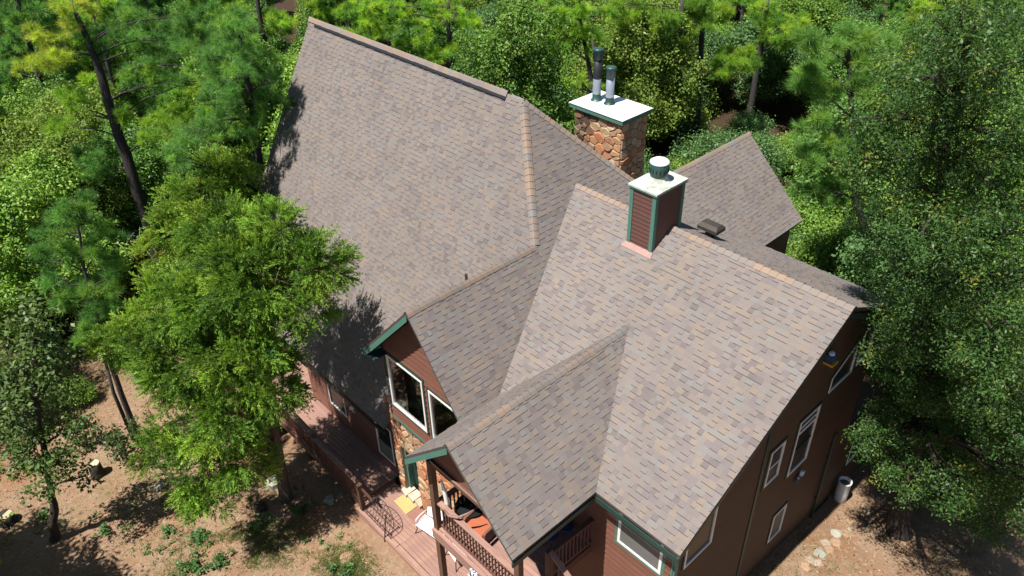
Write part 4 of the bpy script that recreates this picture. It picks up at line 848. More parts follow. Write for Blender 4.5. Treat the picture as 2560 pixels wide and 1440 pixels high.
T['oak_right']=([1.81,3.84,0.2],[[-0.43,1.63,15.68,0.58],[-0.76,2.62,15.38,0.59],[1.09,-1.46,16.87,0.59],[-0.25,2.96,15.65,0.74],[0.84,1.18,16.4,0.61],[0.4,2.79,15.98,0.64],[-0.91,0.84,15.19,0.48],[0.52,-1.51,15.84,0.63],[-0.68,1.97,14.62,0.76],[0.39,0.79,15.35,0.87],[-0.43,3.49,14.46,0.97],[1.45,-0.52,15.96,0.7],[0.24,4.16,14.45,0.88],[-0.75,0.31,14.29,0.57],[-0.15,0.59,14.03,0.85],[-0.74,2.3,13.31,0.9],[0.55,1.17,14.06,0.93],[1.35,1.22,14.29,0.89],[0.96,2.88,13.65,0.93],[-0.69,0.13,13.39,0.58],[0.0,0.37,12.9,0.83],[0.61,1.36,12.76,0.98],[0.26,2.61,12.16,1.0],[1.78,0.27,13.6,0.87],[-0.64,1.52,11.51,0.65],[1.2,-1.22,12.93,0.78],[0.03,2.81,10.71,0.96],[1.91,-0.89,13.01,0.85],[0.85,3.67,10.58,1.07],[1.94,2.44,11.58,0.82],[-0.02,1.49,10.26,0.75],[0.92,1.39,10.44,0.95],[2.02,0.66,11.13,0.96],[1.4,3.71,9.29,1.09],[2.58,1.88,10.48,0.81],[2.03,5.39,8.39,0.93],[-0.04,1.77,9.06,0.59],[1.17,0.45,9.71,0.84],[0.04,4.78,6.68,1.02],[1.7,2.13,8.85,0.99],[1.26,4.27,7.39,1.06],[2.39,3.68,7.98,1.04],[2.25,4.59,7.37,1.04],[0.27,1.39,8.18,0.49],[0.76,1.75,7.62,0.7],[1.53,2.13,7.46,0.94],[1.28,3.29,6.58,0.95],[2.19,4.32,5.95,1.13],[1.92,6.02,4.67,1.17],[3.17,3.59,6.8,0.95],[2.94,5.68,5.27,1.0],[0.66,2.86,5.59,0.66],[1.02,1.17,5.68,0.62],[1.56,2.34,5.53,0.89],[1.21,4.04,4.07,0.93],[2.12,4.62,4.01,1.08],[1.86,6.25,2.64,1.11],[3.36,3.41,5.22,0.98],[3.07,6.31,2.81,1.08],[1.26,1.45,4.61,0.48],[1.99,1.46,4.71,0.66],[2.99,0.17,6.3,0.68],[2.47,3.66,3.04,0.79],[3.53,2.81,4.14,0.77],[3.36,4.59,2.5,0.8],[4.19,2.02,5.67,0.6],[4.02,4.75,3.28,0.67],[3.43,2.95,2.96,0.44],[3.99,3.56,2.75,0.44],[0.76,0.89,5.55,0.36],[3.5,1.0,9,1.5],[4.5,2.5,8,1.5],[5.5,4.5,8.5,1.6],[4.0,6.5,8,1.6],[6,7,7,1.6],[5,3,11,1.5],[6.5,5,11,1.5],[3,-0.5,11,1.2],[4.6,0.5,11.5,1.3],[5.2,1.5,6.3,1.3],[7,3.5,8,1.5]],[[1.81,3.84,0.2],[1.57,3.57,2.7],[1.21,3.17,5.9],[0.9,2.83,8.62],[0.36,2.24,12.04],[0.01,1.85,14.4]])
T['pine_right']=([-3.0,14.5,-0.6],[[-6.62,10.5,10.28,0.77],[-7.3,10.21,10.61,0.63],[-6.04,10.19,8.44,0.86],[-6.65,9.72,9.61,0.7],[-6.17,11.44,6.31,0.84],[-5.92,10.98,10.62,0.83],[-5.87,11.57,8.5,0.88],[-6.59,10.42,6.71,0.45],[-6.66,10.18,11.21,0.68],[-6.64,11.13,12.09,0.96],[-6.75,9.39,12.33,0.79],[-5.95,11.38,7.26,0.6],[-5.73,11.36,11.96,0.81]],[[-4.54,12.8,2.37],[-5.22,12.04,6.1],[-5.82,11.38,9.35],[-6.35,10.79,12.22]])
T['pine_back_a']=([-20.23,21.82,-1.2],[[-21.79,20.96,5.2,1.27],[-22.43,20.5,6.56,1.37],[-22.56,19.79,8.03,1.33],[-20.92,21.16,6.28,1.02],[-22.23,18.31,8.82,1.07],[-20.84,19.69,8.38,1.29],[-22.97,18.61,7.54,0.89]],[[-20.23,21.82,-1.2],[-20.44,21.59,3.21],[-20.62,21.39,6.97],[-20.68,21.32,8.93]])
T['pine_back_b']=([-20.03,23.6,-1.2],[[-19.01,24.49,5.21,1.63],[-19.3,23.79,4.85,1.05],[-18.14,24.76,5.35,0.92],[-20.17,23.58,7.92,1.36],[-20.28,22.32,7.5,1.12],[-21.06,22.42,8.64,1.34],[-21.16,22.04,5.08,0.7]],[[-20.03,23.6,-1.2],[-20.25,23.36,2.77],[-20.39,23.2,6.61],[-20.44,23.14,8.61]])
T['pine_back_c']=([-20.32,29.77,-1.2],[[-19.03,30.0,5.6,1.61],[-19.94,29.9,6.3,1.24],[-18.52,31.13,5.21,1.0],[-18.77,30.83,5.96,0.99],[-20.96,30.06,6.68,1.25],[-19.97,30.99,4.43,1.15]],[[-20.32,29.77,-1.2],[-20.29,29.81,2.28],[-20.31,29.79,4.88],[-20.33,29.76,7.34]])
T['pine_back_d']=([-19.5,14.0,-1.2],[[-20.69,12.99,6.64,0.6],[-20.41,13.17,5.61,0.51],[-20.91,12.64,6.37,0.51],[-20.0,13.74,6.31,0.4]],[[-19.32,14.2,1.8],[-19.71,13.76,5.64],[-20.06,13.38,8.7]])
T['pine_chim']=([-22.0,14.0,-1.2],[[-22.48,13.92,9.07,1.22],[-21.22,14.38,8.22,1.01],[-21.36,13.58,9.94,0.98],[-22.71,13.29,8.36,0.92],[-21.08,15.06,9.3,0.9],[-22.37,13.54,7.76,0.82],[-22.8,12.52,9.5,0.89]],[[-20.82,15.31,0.89],[-21.25,14.83,6.01],[-21.73,14.3,9.14]])
T['leafy_back']=([-20.0,10.0,-1.2],[[-20.93,7.89,9.23,1.17],[-19.99,8.51,10.18,1.15],[-20.25,9.74,8.38,1.21],[-20.6,8.53,7.85,1.11],[-19.78,10.34,6.79,1.05],[-19.04,10.15,5.24,0.96],[-20.4,9.9,10.15,1.0],[-21.12,7.75,7.92,0.92],[-18.83,11.04,5.64,0.97],[-19.97,9.19,6.87,1.13],[-21.8,7.7,9.45,0.91],[-20.9,9.14,10.75,0.9],[-19.51,10.31,8.41,0.93]],[[-20.39,9.57,3.07],[-20.63,9.3,6.65],[-20.85,9.06,9.52]])
T['pine_top_a']=([-33.0,12.0,-1.5],[[-35.68,9.96,7.68,1.3],[-34.79,10.97,7.06,1.31],[-33.22,11.39,7.85,1.16],[-32.4,12.4,6.76,1.3],[-31.26,12.9,5.71,1.07],[-31.42,14.67,6.93,1.19],[-31.61,13.1,8.14,1.16],[-33.11,11.67,6.07,0.95],[-32.1,12.62,5.34,0.84],[-33.99,10.03,8.32,1.15]],[[-31.85,13.27,1.15],[-31.59,13.56,4.99],[-31.54,13.62,7.13],[-31.54,13.62,8.51]])
T['pine_shade']=([-22.9,-4.0,-1.0],[[-21.99,-3.24,10.0,0.75],[-21.38,-2.61,10.61,0.67],[-21.93,-3.12,9.19,0.76],[-22.25,-3.69,9.59,0.75],[-21.7,-2.48,9.63,0.61],[-22.7,-4.05,9.88,0.68],[-22.59,-4.17,11.46,0.72],[-22.78,-3.53,10.5,0.75],[-23.41,-5.42,8.81,0.61],[-22.18,-3.78,8.67,0.69],[-21.37,-3.22,11.51,0.65],[-22.72,-3.66,12.04,0.65],[-22.07,-3.18,12.78,0.71],[-22.92,-3.8,12.89,0.71]],[[-22.57,-3.63,6.97],[-22.33,-3.37,8.99],[-22.26,-3.29,10.57],[-22.22,-3.25,12.2]])
DEAD=([-27.54,-8.03,-1.0],[[[-27.42,-7.89,-0.77],[-27.34,-7.81,0.0],[-27.24,-7.69,0.89],[-27.39,-7.86,1.66],[-27.43,-7.91,2.45],[-27.66,-8.16,2.91],[-27.83,-8.35,3.25]],[[-27.43,-7.9,-0.43],[-27.73,-8.24,0.09],[-28.14,-8.69,0.74],[-28.45,-9.03,1.24]],[[-27.24,-7.69,0.89],[-26.85,-7.26,1.22]],[[-27.4,-7.88,1.94],[-27.21,-7.67,1.99],[-26.66,-7.06,2.53],[-26.32,-6.68,2.39]],[[-27.43,-7.91,2.45],[-27.3,-7.77,2.73],[-27.05,-7.49,2.82]],[[-27.38,-7.85,1.47],[-27.8,-8.32,1.16],[-27.85,-8.37,1.49]],[[-27.66,-8.16,2.91],[-27.47,-7.95,3.35],[-27.4,-7.87,3.15]],[[-27.24,-7.69,0.89],[-26.84,-7.26,1.76],[-26.47,-6.84,2.17]],[[-28.14,-8.69,0.74],[-28.2,-8.75,0.41]],[[-27.39,-7.86,1.66],[-27.72,-8.23,1.27]],[[-27.4,-7.88,2.53],[-27.17,-7.62,3.14],[-27.2,-7.65,3.54]]],[[-27.15,-7.75,2.71],[-27.23,-7.84,2.59],[-26.54,-7.08,2.64],[-26.66,-7.21,1.93],[-27.26,-7.86,2.0],[-27.87,-8.54,1.21],[-28.11,-8.8,0.41],[-27.79,-8.45,0.66],[-27.96,-8.64,0.47]])
# ---------------- vegetation ----------------
DM=2.2
def np_mesh(name,V,k,C,mat):
    V=np.ascontiguousarray(V,dtype=np.float32).reshape(-1,3); nf=len(V)//k
    me=bpy.data.meshes.new(name); me.vertices.add(len(V)); me.vertices.foreach_set('co',V.ravel())
    me.loops.add(len(V)); me.loops.foreach_set('vertex_index',np.arange(len(V),dtype=np.int32))
    me.polygons.add(nf); me.polygons.foreach_set('loop_start',np.arange(nf,dtype=np.int32)*k)
    try: me.polygons.foreach_set('loop_total',np.full(nf,k,dtype=np.int32))
    except Exception: pass
    at=me.attributes.new('col','FLOAT_COLOR','FACE'); at.data.foreach_set('color',np.c_[C,np.ones(len(C))].astype(np.float32).ravel())
    me.materials.append(M[mat]); me.update(calc_edges=True); return me
def unit(a): return a/np.maximum(np.linalg.norm(a,axis=-1,keepdims=True),1e-9)
def pal_pick(pal,n,rng):
    cols=np.array([c for c,_ in pal]); w=np.array([w for _,w in pal],float); return cols[rng.choice(len(pal),n,p=w/w.sum())]
def shell(n,rng,inner=.55,flat=.8):
    d=unit(rng.normal(size=(n,3))); r=inner+(1-inner)*rng.random((n,1))**.6; p=d*r; p[:,2]*=flat; return p,d
def leaves(centers,n_each,spread,size,pal,rng,up=.7,asp=.5,out=None,cj=.18):
    n=len(centers)*n_each
    base=np.repeat(centers,n_each,0)+rng.normal(size=(n,3))*spread
    nor=unit(rng.normal(size=(n,3))*.75+np.array([0,0,up])+(np.repeat(out,n_each,0)*.5 if out is not None else 0))
    t=unit(np.cross(nor,rng.normal(size=(n,3)))); b=np.cross(nor,t)
    s=size*(.65+.7*rng.random((n,1)))
    p0=base-t*s*.5; p2=base+t*s*.5-nor*s*.06; p1=base+b*s*asp*.5+nor*s*.07; p3=base-b*s*asp*.5+nor*s*.07
    V=np.stack([p0,p1,p2,p3],1)
    cc=np.repeat(pal_pick(pal,len(centers),rng),n_each,0)*.65+pal_pick(pal,n,rng)*.35
    cc*=1+cj*rng.normal(size=(n,1)); return V.reshape(-1,3),np.clip(cc,.004,1)
def broad_crown(clumps,dens,size,pal,rng,sub=14,spread=.16,flat=.85,asp=.5,up=.7,inner=.5):
    Vs=[];Cs=[]
    for x,y,z,r in clumps:
        ns=max(8,int(1.5*sub*r*r/.5)); p,d=shell(ns,rng,inner,flat); cen=np.array([x,y,z])+p*r
        n_each=max(4,int(DM*dens*r*r/ns)); v,c=leaves(cen,n_each,spread,size,pal,rng,up,asp,d); Vs.append(v);Cs.append(c)
    return np.concatenate(Vs),np.concatenate(Cs)
def pine_crown(clumps,tuft,needles,length,width,pal,rng,flat=.62,palfn=None):
    Vs=[];Cs=[]
    for i,(x,y,z,r) in enumerate(clumps):
        k=max(3,int(6*r*r+2)); q,dq=shell(k,rng,.35,flat); sub=np.array([x,y,z])+q*r*.8
        P=palfn(i) if palfn else pal; bc=pal_pick(P,k,rng)*(1+.12*rng.normal(size=(k,1)))
        for j in range(k):
            n=max(5,int(3.0*tuft*r*r/k)); sr=.30+.10*r
            d=unit(rng.normal(size=(n,3))+np.array([0,0,.7])+dq[j]*.5); cen=sub[j]+d*sr*rng.uniform(.25,1,(n,1))*np.array([1,1,.75]); ax=unit(d+np.array([0,0,.35]))
            tc=bc[j]*(1+.10*rng.normal(size=(n,1)))
            m=n*needles; A=np.repeat(ax,needles,0); O=np.repeat(cen,needles,0)
            dr=unit(A*.75+unit(rng.normal(size=(m,3)))*.8); L=length*(.75+.5*rng.random((m,1)))
            O=O+A*rng.uniform(-.10,.05,(m,1)); tip=O+dr*L; tip[:,2]-=.02*rng.random(m)
            sd=unit(np.cross(dr,rng.normal(size=(m,3))))*width*.5
            Vs.append(np.stack([O-sd,O+sd,tip],1).reshape(-1,3)); Cs.append(np.clip(np.repeat(tc,needles,0)*(1+.12*rng.normal(size=(m,1))),.004,1))
    return np.concatenate(Vs),np.concatenate(Cs)
def cedar_crown(clumps,dens,pal,rng,blades=24):
    Vs=[];Cs=[]
    for x,y,z,r in clumps:
        k=max(7,int(19*r*r)); q,dq=shell(k,rng,.45,.85); sub=np.array([x,y,z])+q*r
        sr=(.30+.2*rng.random(k))*max(.65,r*.6); bc=pal_pick(pal,k,rng)*(1+.16*rng.normal(size=(k,1)))
        for j in range(k):
            n=max(6,int(dens*1.5*sr[j]**2*2.2)); p,d=shell(n,rng,.15,.7); cen=sub[j]+p*sr[j]
            ax=unit(d*.55+dq[j]*.75+np.array([0,0,.3])+rng.normal(size=(n,3))*.25); L=.26+.24*rng.random((n,1))
            tc=bc[j]*(1+.12*rng.normal(size=(n,1)))*(.9+.25*rng.random((n,1)))
            t=rng.random((n,blades,1)); O=cen[:,None,:]+ax[:,None,:]*L[:,None,:]*t
            O[:,:,2]-=.10*t[:,:,0]**2
            dr=unit(ax[:,None,:]*.9+unit(rng.normal(size=(n,blades,3)))*.62); l=(.145-.065*t)*(.7+.6*rng.random((n,blades,1)))
            tip=O+dr*l; sd=unit(np.cross(dr,rng.normal(size=(n,blades,3))))*(.0085+.0065*rng.random((n,blades,1))); mid=O+dr*l*.45
            Vs.append(np.stack([O,mid-sd,tip,mid+sd],2).reshape(-1,3)); Cs.append(np.clip((tc[:,None,:]*(.8+.5*t)*(1+.1*rng.normal(size=(n,blades,1)))).reshape(-1,3),.004,1))
    return np.concatenate(Vs),np.concatenate(Cs)
def crown_obj(root,V,k,C,mat,base,name='crown'):
    me=np_mesh(name,V-np.array(base),k,C,mat); o=bpy.data.objects.new(name,me); COL.objects.link(o); o.parent=root; ROOT_LOC[o.name]=Vector(base); return o
def trunk_obj(root,pts,r0,r1,clumps,mat,br=.055,minh=.3,n=9,every=1,twigs=()):
    m=MB(); P=[Vector(p) for p in pts]; k=len(P)
    Q=[];R=[]
    for i in range(k-1):
        for j in range(3):
            t=(i+j/3)/(k-1); q=P[i].lerp(P[i+1],j/3)
            if 0<t<1: q=q+Vector((random.gauss(0,.03),random.gauss(0,.03),0))
            Q.append(q); R.append(r0+(r1-r0)*t**.8)
    Q.append(P[-1]); R.append(r1); Q.insert(0,P[0]-Vector((0,0,.3))); R.insert(0,r0*1.35); R[1]=r0*1.12
    m.tube(Q,R,n,wob=.06)
    for i,c in enumerate(clumps):
        if i%every: continue
        C=Vector(c[:3]); lo=[q for q in Q if q.z<C.z-.15*abs((q-C).length)] or Q[:2]
        a=min(lo,key=lambda q:(q-C).length); L=(C-a).length
        if L<.25: continue
        mid=a.lerp(C,.5)+Vector((random.gauss(0,.06),random.gauss(0,.06),.08*L)); b=min(br,.3*r0+.02*L)
        m.tube([a,a.lerp(mid,.5)+Vector((0,0,.03*L)),mid,C],[b,b*.8,b*.6,b*.25],6)
        for _ in range(3):
            e=C+Vector((random.gauss(0,.5),random.gauss(0,.5),random.gauss(.1,.3)))*c[3]; m.tube([mid,e],[b*.35,b*.1],5)
    for pl2 in twigs: m.tube(pl2[0],pl2[1],6)
    return m.build('trunk',mat,root)
YG=[((.27,.43,.05),3),((.20,.36,.05),3),((.34,.47,.06),2),((.14,.28,.05),2)]      # sunlit yellow green pine
MG=[((.14,.29,.08),4),((.11,.245,.07),3),((.20,.36,.075),2)]
YY=[((.42,.50,.07),3),((.34,.44,.07),3),((.45,.46,.08),1)]
T['pine_shade'][1].extend([[-21.3,-3.7,12.8,.7],[-21.2,-4.6,11,.9],[-21.4,-5.2,10.2,.8],[-21.2,-6.3,9.7,.8],[-21.6,-4.2,11.8,.8],[-21.3,-7.0,9.0,.8],[-20.9,-4.2,11.6,.7],[-20.8,-5.6,9.6,.7]])
T['cedar_a'][1].extend([[-14.3,-7.2,8.0,1.1],[-13.5,-6.5,7.4,.8],[-15.2,-7.4,7.4,1.1],[-14.8,-8.2,9.3,1.0],[-13.3,-7.3,8.6,.8]])
T['big_pine']=(T['big_pine'][0],[[c[0],c[1],c[2],c[3]*1.18] for c in T['big_pine'][1]],T['big_pine'][2])
def keytree(key,label,cat,kind,seed,name,trunk,mat_tr,**kw):
    b,cl,tr=T[key]; rng=np.random.default_rng(seed); root=thing(name,b,label,cat,kw.get('group'))
    z0=hgt(b[0],b[1])-.1
    pts=[(b[0],b[1],min(z0,b[2]))]+tr[1:] if tr else [(b[0],b[1],z0),(b[0],b[1],max(c[2] for c in cl))]
    trunk_obj(root,pts,trunk[0],trunk[1],cl,mat_tr,kw.get('br',.055),every=kw.get('every',1),twigs=kw.get('twigs',()))
    if kind=='pine': V,C=pine_crown(cl,kw.get('tuft',34),kw.get('needles',34),kw.get('len',.24),kw.get('w',.013),kw.get('pal',MG),rng,palfn=kw.get('palfn')); crown_obj(root,V,3,C,'needle',b)
    elif kind=='cedar': V,C=cedar_crown(cl,kw.get('dens',105),kw['pal'],rng); crown_obj(root,V,4,C,'cedar',b)
    else: V,C=broad_crown(cl,kw['dens'],kw['size'],kw['pal'],rng,kw.get('sub',16),kw.get('spread',.15),asp=kw.get('asp',.5)); crown_obj(root,V,4,C,'leaf',b)
    return root
CED=[((.135,.235,.032),4),((.105,.195,.03),3),((.19,.285,.038),2),((.075,.14,.026),2)]
keytree('cedar_a','big feathery cedar standing in front of the long roof beside the deck','cedar tree','cedar',11,'cedar_tree',(.21,.07),'bark_red',pal=CED,dens=120)
keytree('cedar_b','smaller yellow green cedar behind the big one at the left roof edge','cedar tree','cedar',12,'cedar_tree',(.16,.05),'bark_red',pal=[((.17,.28,.04),3),((.135,.235,.036),3),((.22,.32,.045),2)],dens=125)
keytree('young_pine','slender young pine with twin bare trunks left of the big cedar','pine tree','pine',13,'pine_tree',(.12,.03),'bark_pine',pal=[((.13,.28,.07),3),((.10,.23,.06),3),((.19,.34,.07),1.5)],tuft=62,br=.03,twigs=[([(-20.25,-11.75,-1.0),(-20.3,-11.75,1.6),(-20.1,-11.6,3.4)],[.08,.07,.05])])
bp_pal=lambda i: YY if i in (0,1,2,3) else (YG if i in (4,5,6,7,8,9,19) else MG)
b0=T['big_pine'][2]
tw=[]
for (h,dx,dy,dz) in ((8.2,-1.2,-.6,.3),(7.0,-.9,-.8,.2),(6.2,-.8,-.4,.1),(9.2,.6,.7,.9),(9.6,1.8,1.6,.6),(5.2,-.5,-.6,.3)):
    i=min(range(len(b0)),key=lambda q:abs(b0[q][2]-h)); a=Vector(b0[i]); tw.append(([a,a+Vector((dx*.5,dy*.5,dz*.7)),a+Vector((dx,dy,dz))],[.05,.035,.012]))
keytree('big_pine','tall leaning pine with a thick dark trunk and yellowing top at the left','pine tree','pine',14,'pine_tree',(.34,.09),'bark_pine',palfn=bp_pal,tuft=34,needles=36,len=.27,w=.015,br=.04,every=2,twigs=tw)
keytree('oak_left','dark leafy oak with a bent trunk at the lower left corner','oak tree','broad',15,'oak_tree',(.16,.05),'bark_dark',pal=[((.075,.13,.036),4),((.10,.155,.04),3),((.055,.10,.028),3),((.15,.19,.06),1)],dens=430,size=.135,sub=18,spread=.14,asp=.6)
keytree('sapling','leafy oak sapling beside the twin trunks of the young pine','sapling','broad',16,'oak_sapling',(.04,.015),'bark_dark',pal=[((.06,.10,.035),3),((.08,.11,.04),2)],dens=520,size=.13,sub=20,spread=.1,asp=.6,br=.02)
keytree('sapling_b','leafy sapling growing over the taller cut stump','sapling','broad',17,'oak_sapling',(.04,.015),'bark_dark',pal=[((.05,.09,.03),3),((.07,.10,.035),2)],dens=520,size=.13,sub=20,spread=.1,asp=.6,br=.02)
keytree('oak_right','huge glossy evergreen oak crowding the right side of the house','oak tree','broad',18,'oak_tree',(.38,.10),'bark_dark',pal=[((.04,.095,.023),5),((.054,.118,.026),4),((.026,.066,.017),4),((.095,.165,.032),2.0),((.21,.225,.035),.9)],dens=1500,size=.076,sub=22,spread=.12,asp=.45,br=.09)
keytree('pine_right','light green pine with soft needle clumps between the rear gable and the big oak','pine tree','pine',19,'pine_tree',(.2,.06),'bark_pine',pal=[((.19,.35,.08),3),((.15,.30,.07),3),((.26,.41,.08),2)],tuft=44,needles=40,len=.3,w=.016)
keytree('pine_back_a','pine with a straight dark trunk and bright needles just right of the stone chimney','pine tree','pine',20,'pine_tree',(.25,.10),'bark_pine',pal=YG,tuft=22,needles=40,len=.34,w=.02)
keytree('pine_back_b','second straight pine behind the small sided chimney','pine tree','pine',21,'pine_tree',(.25,.10),'bark_pine',pal=YG,tuft=22,needles=40,len=.34,w=.02)
keytree('pine_back_c','pine behind the tip of the rear gable with a rounded bright crown','pine tree','pine',22,'pine_tree',(.26,.10),'bark_pine',pal=YG,tuft=20,needles=40,len=.36,w=.022)
keytree('pine_back_d','thin pine showing small needle tufts left of the flue pipes','pine tree','pine',23,'pine_tree',(.14,.05),'bark_pine',pal=YG,tuft=40,needles=36)
keytree('pine_chim','bright yellow green pine above the stone chimney flues','pine tree','pine',24,'pine_tree',(.2,.08),'bark_pine',pal=YG,tuft=26,needles=40,len=.3,w=.018)
keytree('leafy_back','glossy bright leafy tree directly behind the hip of the main roof','broadleaf tree','broad',25,'broadleaf_tree',(.18,.06),'bark_dark',pal=[((.12,.23,.035),4),((.09,.19,.03),4),((.16,.28,.045),2),((.25,.29,.10),.8)],dens=620,size=.15,sub=22,spread=.17,asp=.55)
keytree('pine_top_a','wide bright pine behind the middle of the long roof ridge','pine tree','pine',26,'pine_tree',(.22,.08),'bark_pine',pal=YG,tuft=22,needles=40,len=.34,w=.02)
keytree('pine_shade','green pine reaching over the upper left edge of the long roof','pine tree','pine',27,'pine_tree',(.2,.06),'bark_pine',pal=MG,tuft=36,needles=36,len=.26,w=.014)
# bleached dead tree
db,dl,dt=DEAD
t=thing('dead_tree',db,'small bleached dead tree with a few yellow leaves left of the big cedar','dead tree')
m=MB(); m.tube([(db[0],db[1],hgt(db[0],db[1])-.2),dl[0][0]],[.06,.05],7)
for i,L in enumerate(dl):
    r=.05 if i==0 else (.04 if i==1 else .022); n=len(L); m.tube(L,[r*(1-.75*k/(n-1)) for k in range(n)],6)
    for p in L[1:]:
        for _ in range(2):
            e=Vector(p)+Vector((random.gauss(0,.22),random.gauss(0,.22),random.gauss(.12,.2))); m.tube([p,Vector(p).lerp(e,.5)+Vector((0,0,.04)),e],[.010,.008,.004],5)
m.build('trunk','deadwood',t)
rng=np.random.default_rng(5); V,C=leaves(np.array(dt),40,.11,.11,[((.22,.20,.03),3),((.15,.16,.03),2)],rng,asp=.6); crown_obj(t,V,4,C,'leaf',db,'leaf_cluster')['kind']='stuff'

# --- forest of shared trees behind and left of the house ---
def project(p):
    q=cam.matrix_world.inverted()@Vector(p)
    if q.z>-.5: return None
    s=27.42/36; return (.5+s*q.x/-q.z, .5-s*16/9*q.y/-q.z)
def proto_pine(seed,h,pal):
    rng=np.random.default_rng(seed); cl=[]
    n=int(22+h*1.1)
    for i in range(n):
        f=i/(n-1); z=h*(.36+.62*f); r=(1-f)**.7*h*.18+.2; a=rng.uniform(0,6.28); rr=r*rng.uniform(.55,1.1)
        cl.append((rr*math.cos(a),rr*math.sin(a),z+rng.normal()*.2,.78*(1.2-.5*f)*rng.uniform(.8,1.2)))
    return cl,pine_crown(cl,17,40,.36,.03,pal,rng)
def proto_leafy(seed,h,R,pal,size,dens):
    rng=np.random.default_rng(seed); cl=[]
    n=int(26+R*5)
    for i in range(n):
        f=rng.random(); z=h*(.25+.7*f); r=R*math.sqrt(max(0,1-((f-.35)/.72)**2)); a=rng.uniform(0,6.28); rr=r*math.sqrt(rng.uniform(.15,1))
        cl.append((rr*math.cos(a),rr*math.sin(a),z,R*.36*rng.uniform(.75,1.3)))
    return cl,broad_crown(cl,dens,size,pal,rng,16,.2,asp=.55)
PROTO={'pine':[],'leafy':[],'shrub':[]}
GRN=[[((0.1159, 0.2355, 0.0534), 4), ((0.0927, 0.2002, 0.0448), 4), ((0.1739, 0.3062, 0.0587), 2)], [((0.1681, 0.2885, 0.048), 4), ((0.1275, 0.2473, 0.0448), 4), ((0.2318, 0.3415, 0.0534), 2)], [((0.0985, 0.1943, 0.064), 4), ((0.1217, 0.2179, 0.0694), 3), ((0.0696, 0.1472, 0.048), 3)], [((0.1913, 0.2767, 0.048), 3), ((0.1507, 0.2473, 0.0448), 4), ((0.2898, 0.3297, 0.0587), 1)]]
def proto(kind,name,cl,k,VC,mat_tr,mat_l,r0,h,label,cat):
    root=bpy.data.objects.new(name,None); ROOT_LOC[root.name]=Vector((0,0,0))
    me=np_mesh('crown',VC[0],k,VC[1],mat_l)
    mb=MB(); mb.tube([(0,0,-.6),(0,0,.2),(random.gauss(0,.15),random.gauss(0,.15),h*.5),(0,0,h*.93)],[r0*1.3,r0,r0*.75,r0*.2],8,wob=.06)
    for c in cl[::2]:
        C=Vector(c[:3]); a=Vector((0,0,max(.2,C.z-.45*math.hypot(C.x,C.y)-.2))); mb.tube([a,a.lerp(C,.5)+Vector((0,0,.1)),C],[r0*.28,r0*.2,r0*.06],5)
    tr=mb.build('trunk',mat_tr,None,centre=False)
    COL.objects.unlink(tr); bpy.data.objects.remove(root)
    PROTO[kind].append((name,tr.data,me,label,cat)); bpy.data.objects.remove(tr)
for i,h in enumerate((13,15,11,14)):
    pal=[YG,YG,MG,MG][i]; cl,VC=proto_pine(100+i,h,pal); proto('pine','pine_tree',cl,3,VC,'bark_pine','needle',.2,h,'',"pine tree")
for i,(h,R) in enumerate(((8,2.9),(9.5,3.3),(7,2.6),(10,3.2))):
    cl,VC=proto_leafy(120+i,h,R,GRN[i],.17,430); proto('leafy','broadleaf_tree',cl,4,VC,'bark_dark','leaf',.13,h,'','broadleaf tree')
for i,(h,R) in enumerate(((2.4,1.4),(3.2,1.7),(1.8,1.2))):
    cl,VC=proto_leafy(140+i,h,R,GRN[(i+1)%4],.12,600); proto('shrub','understory_shrub',cl,4,VC,'bark_dark','leaf',.05,h,'','shrub')
def plant(kind,x,y,sc,label,group,var=None):
    nm,td,cd,_,cat=PROTO[kind][var if var is not None else random.randrange(len(PROTO[kind]))]
    z=hgt(x,y); root=bpy.data.objects.new(nm,None); COL.objects.link(root); root.location=(x,y,z-.1); root.scale=(sc,sc,sc*random.uniform(.92,1.1)); root.rotation_euler=(random.gauss(0,.03),random.gauss(0,.03),random.uniform(0,6.28))
    root['label']=label; root['category']=cat; root['group']=group
    for d,n in ((td,'trunk'),(cd,'crown')):
        o=bpy.data.objects.new(n,d); COL.objects.link(o); o.parent=root
def zone(x,y):
    q=project((x,y,5))
    if q is None: return 'beyond the house'
    return 'in the woods left of the house' if q[0]<.25 else ('in the woods above the long roof ridge' if q[0]<.5 else ('in the woods behind the two chimneys' if q[0]<.72 else 'in the woods behind the big oak'))
used=[(v[0][0],v[0][1]) for v in T.values()]
def free(x,y,d): return all((x-a)**2+(y-b)**2>d*d for a,b in used)
def in_forest(x,y):
    if -23.2<x<3.5 and -30<y<8.0: return False
    if x>=3.5 and y<9: return False
    if x<-23.2 and y<-6.5 and y<-9-(-25-x)*.75: return False
    return True
def seen(x,y,h,mx=.12,my=.35):
    a=project((x,y,h)); b=project((x,y,0))
    if a is None or b is None: return False
    return -mx<a[0]<1+mx and b[1]>-.12 and a[1]<1.1
SIGHT=[]
for kk in ('pine_back_a','pine_back_b','pine_back_c','pine_back_d','pine_chim','leafy_back','pine_top_a','pine_right','pine_shade','big_pine'):
    b_,cl_,tr_=T[kk]
    for c_ in [tuple(c) for c in cl_]+[(t_[0],t_[1],t_[2],.7) for t_ in tr_[1:]]:
        q_=project(c_[:3])
        if q_: d_=(Vector(c_[:3])-CAM).length; SIGHT.append((q_[0],q_[1],c_[3]*27.42/36/d_*1.0,d_))
DGAP=[(.645,.80,.14,.30,50),(.78,.85,.36,.47,40)]
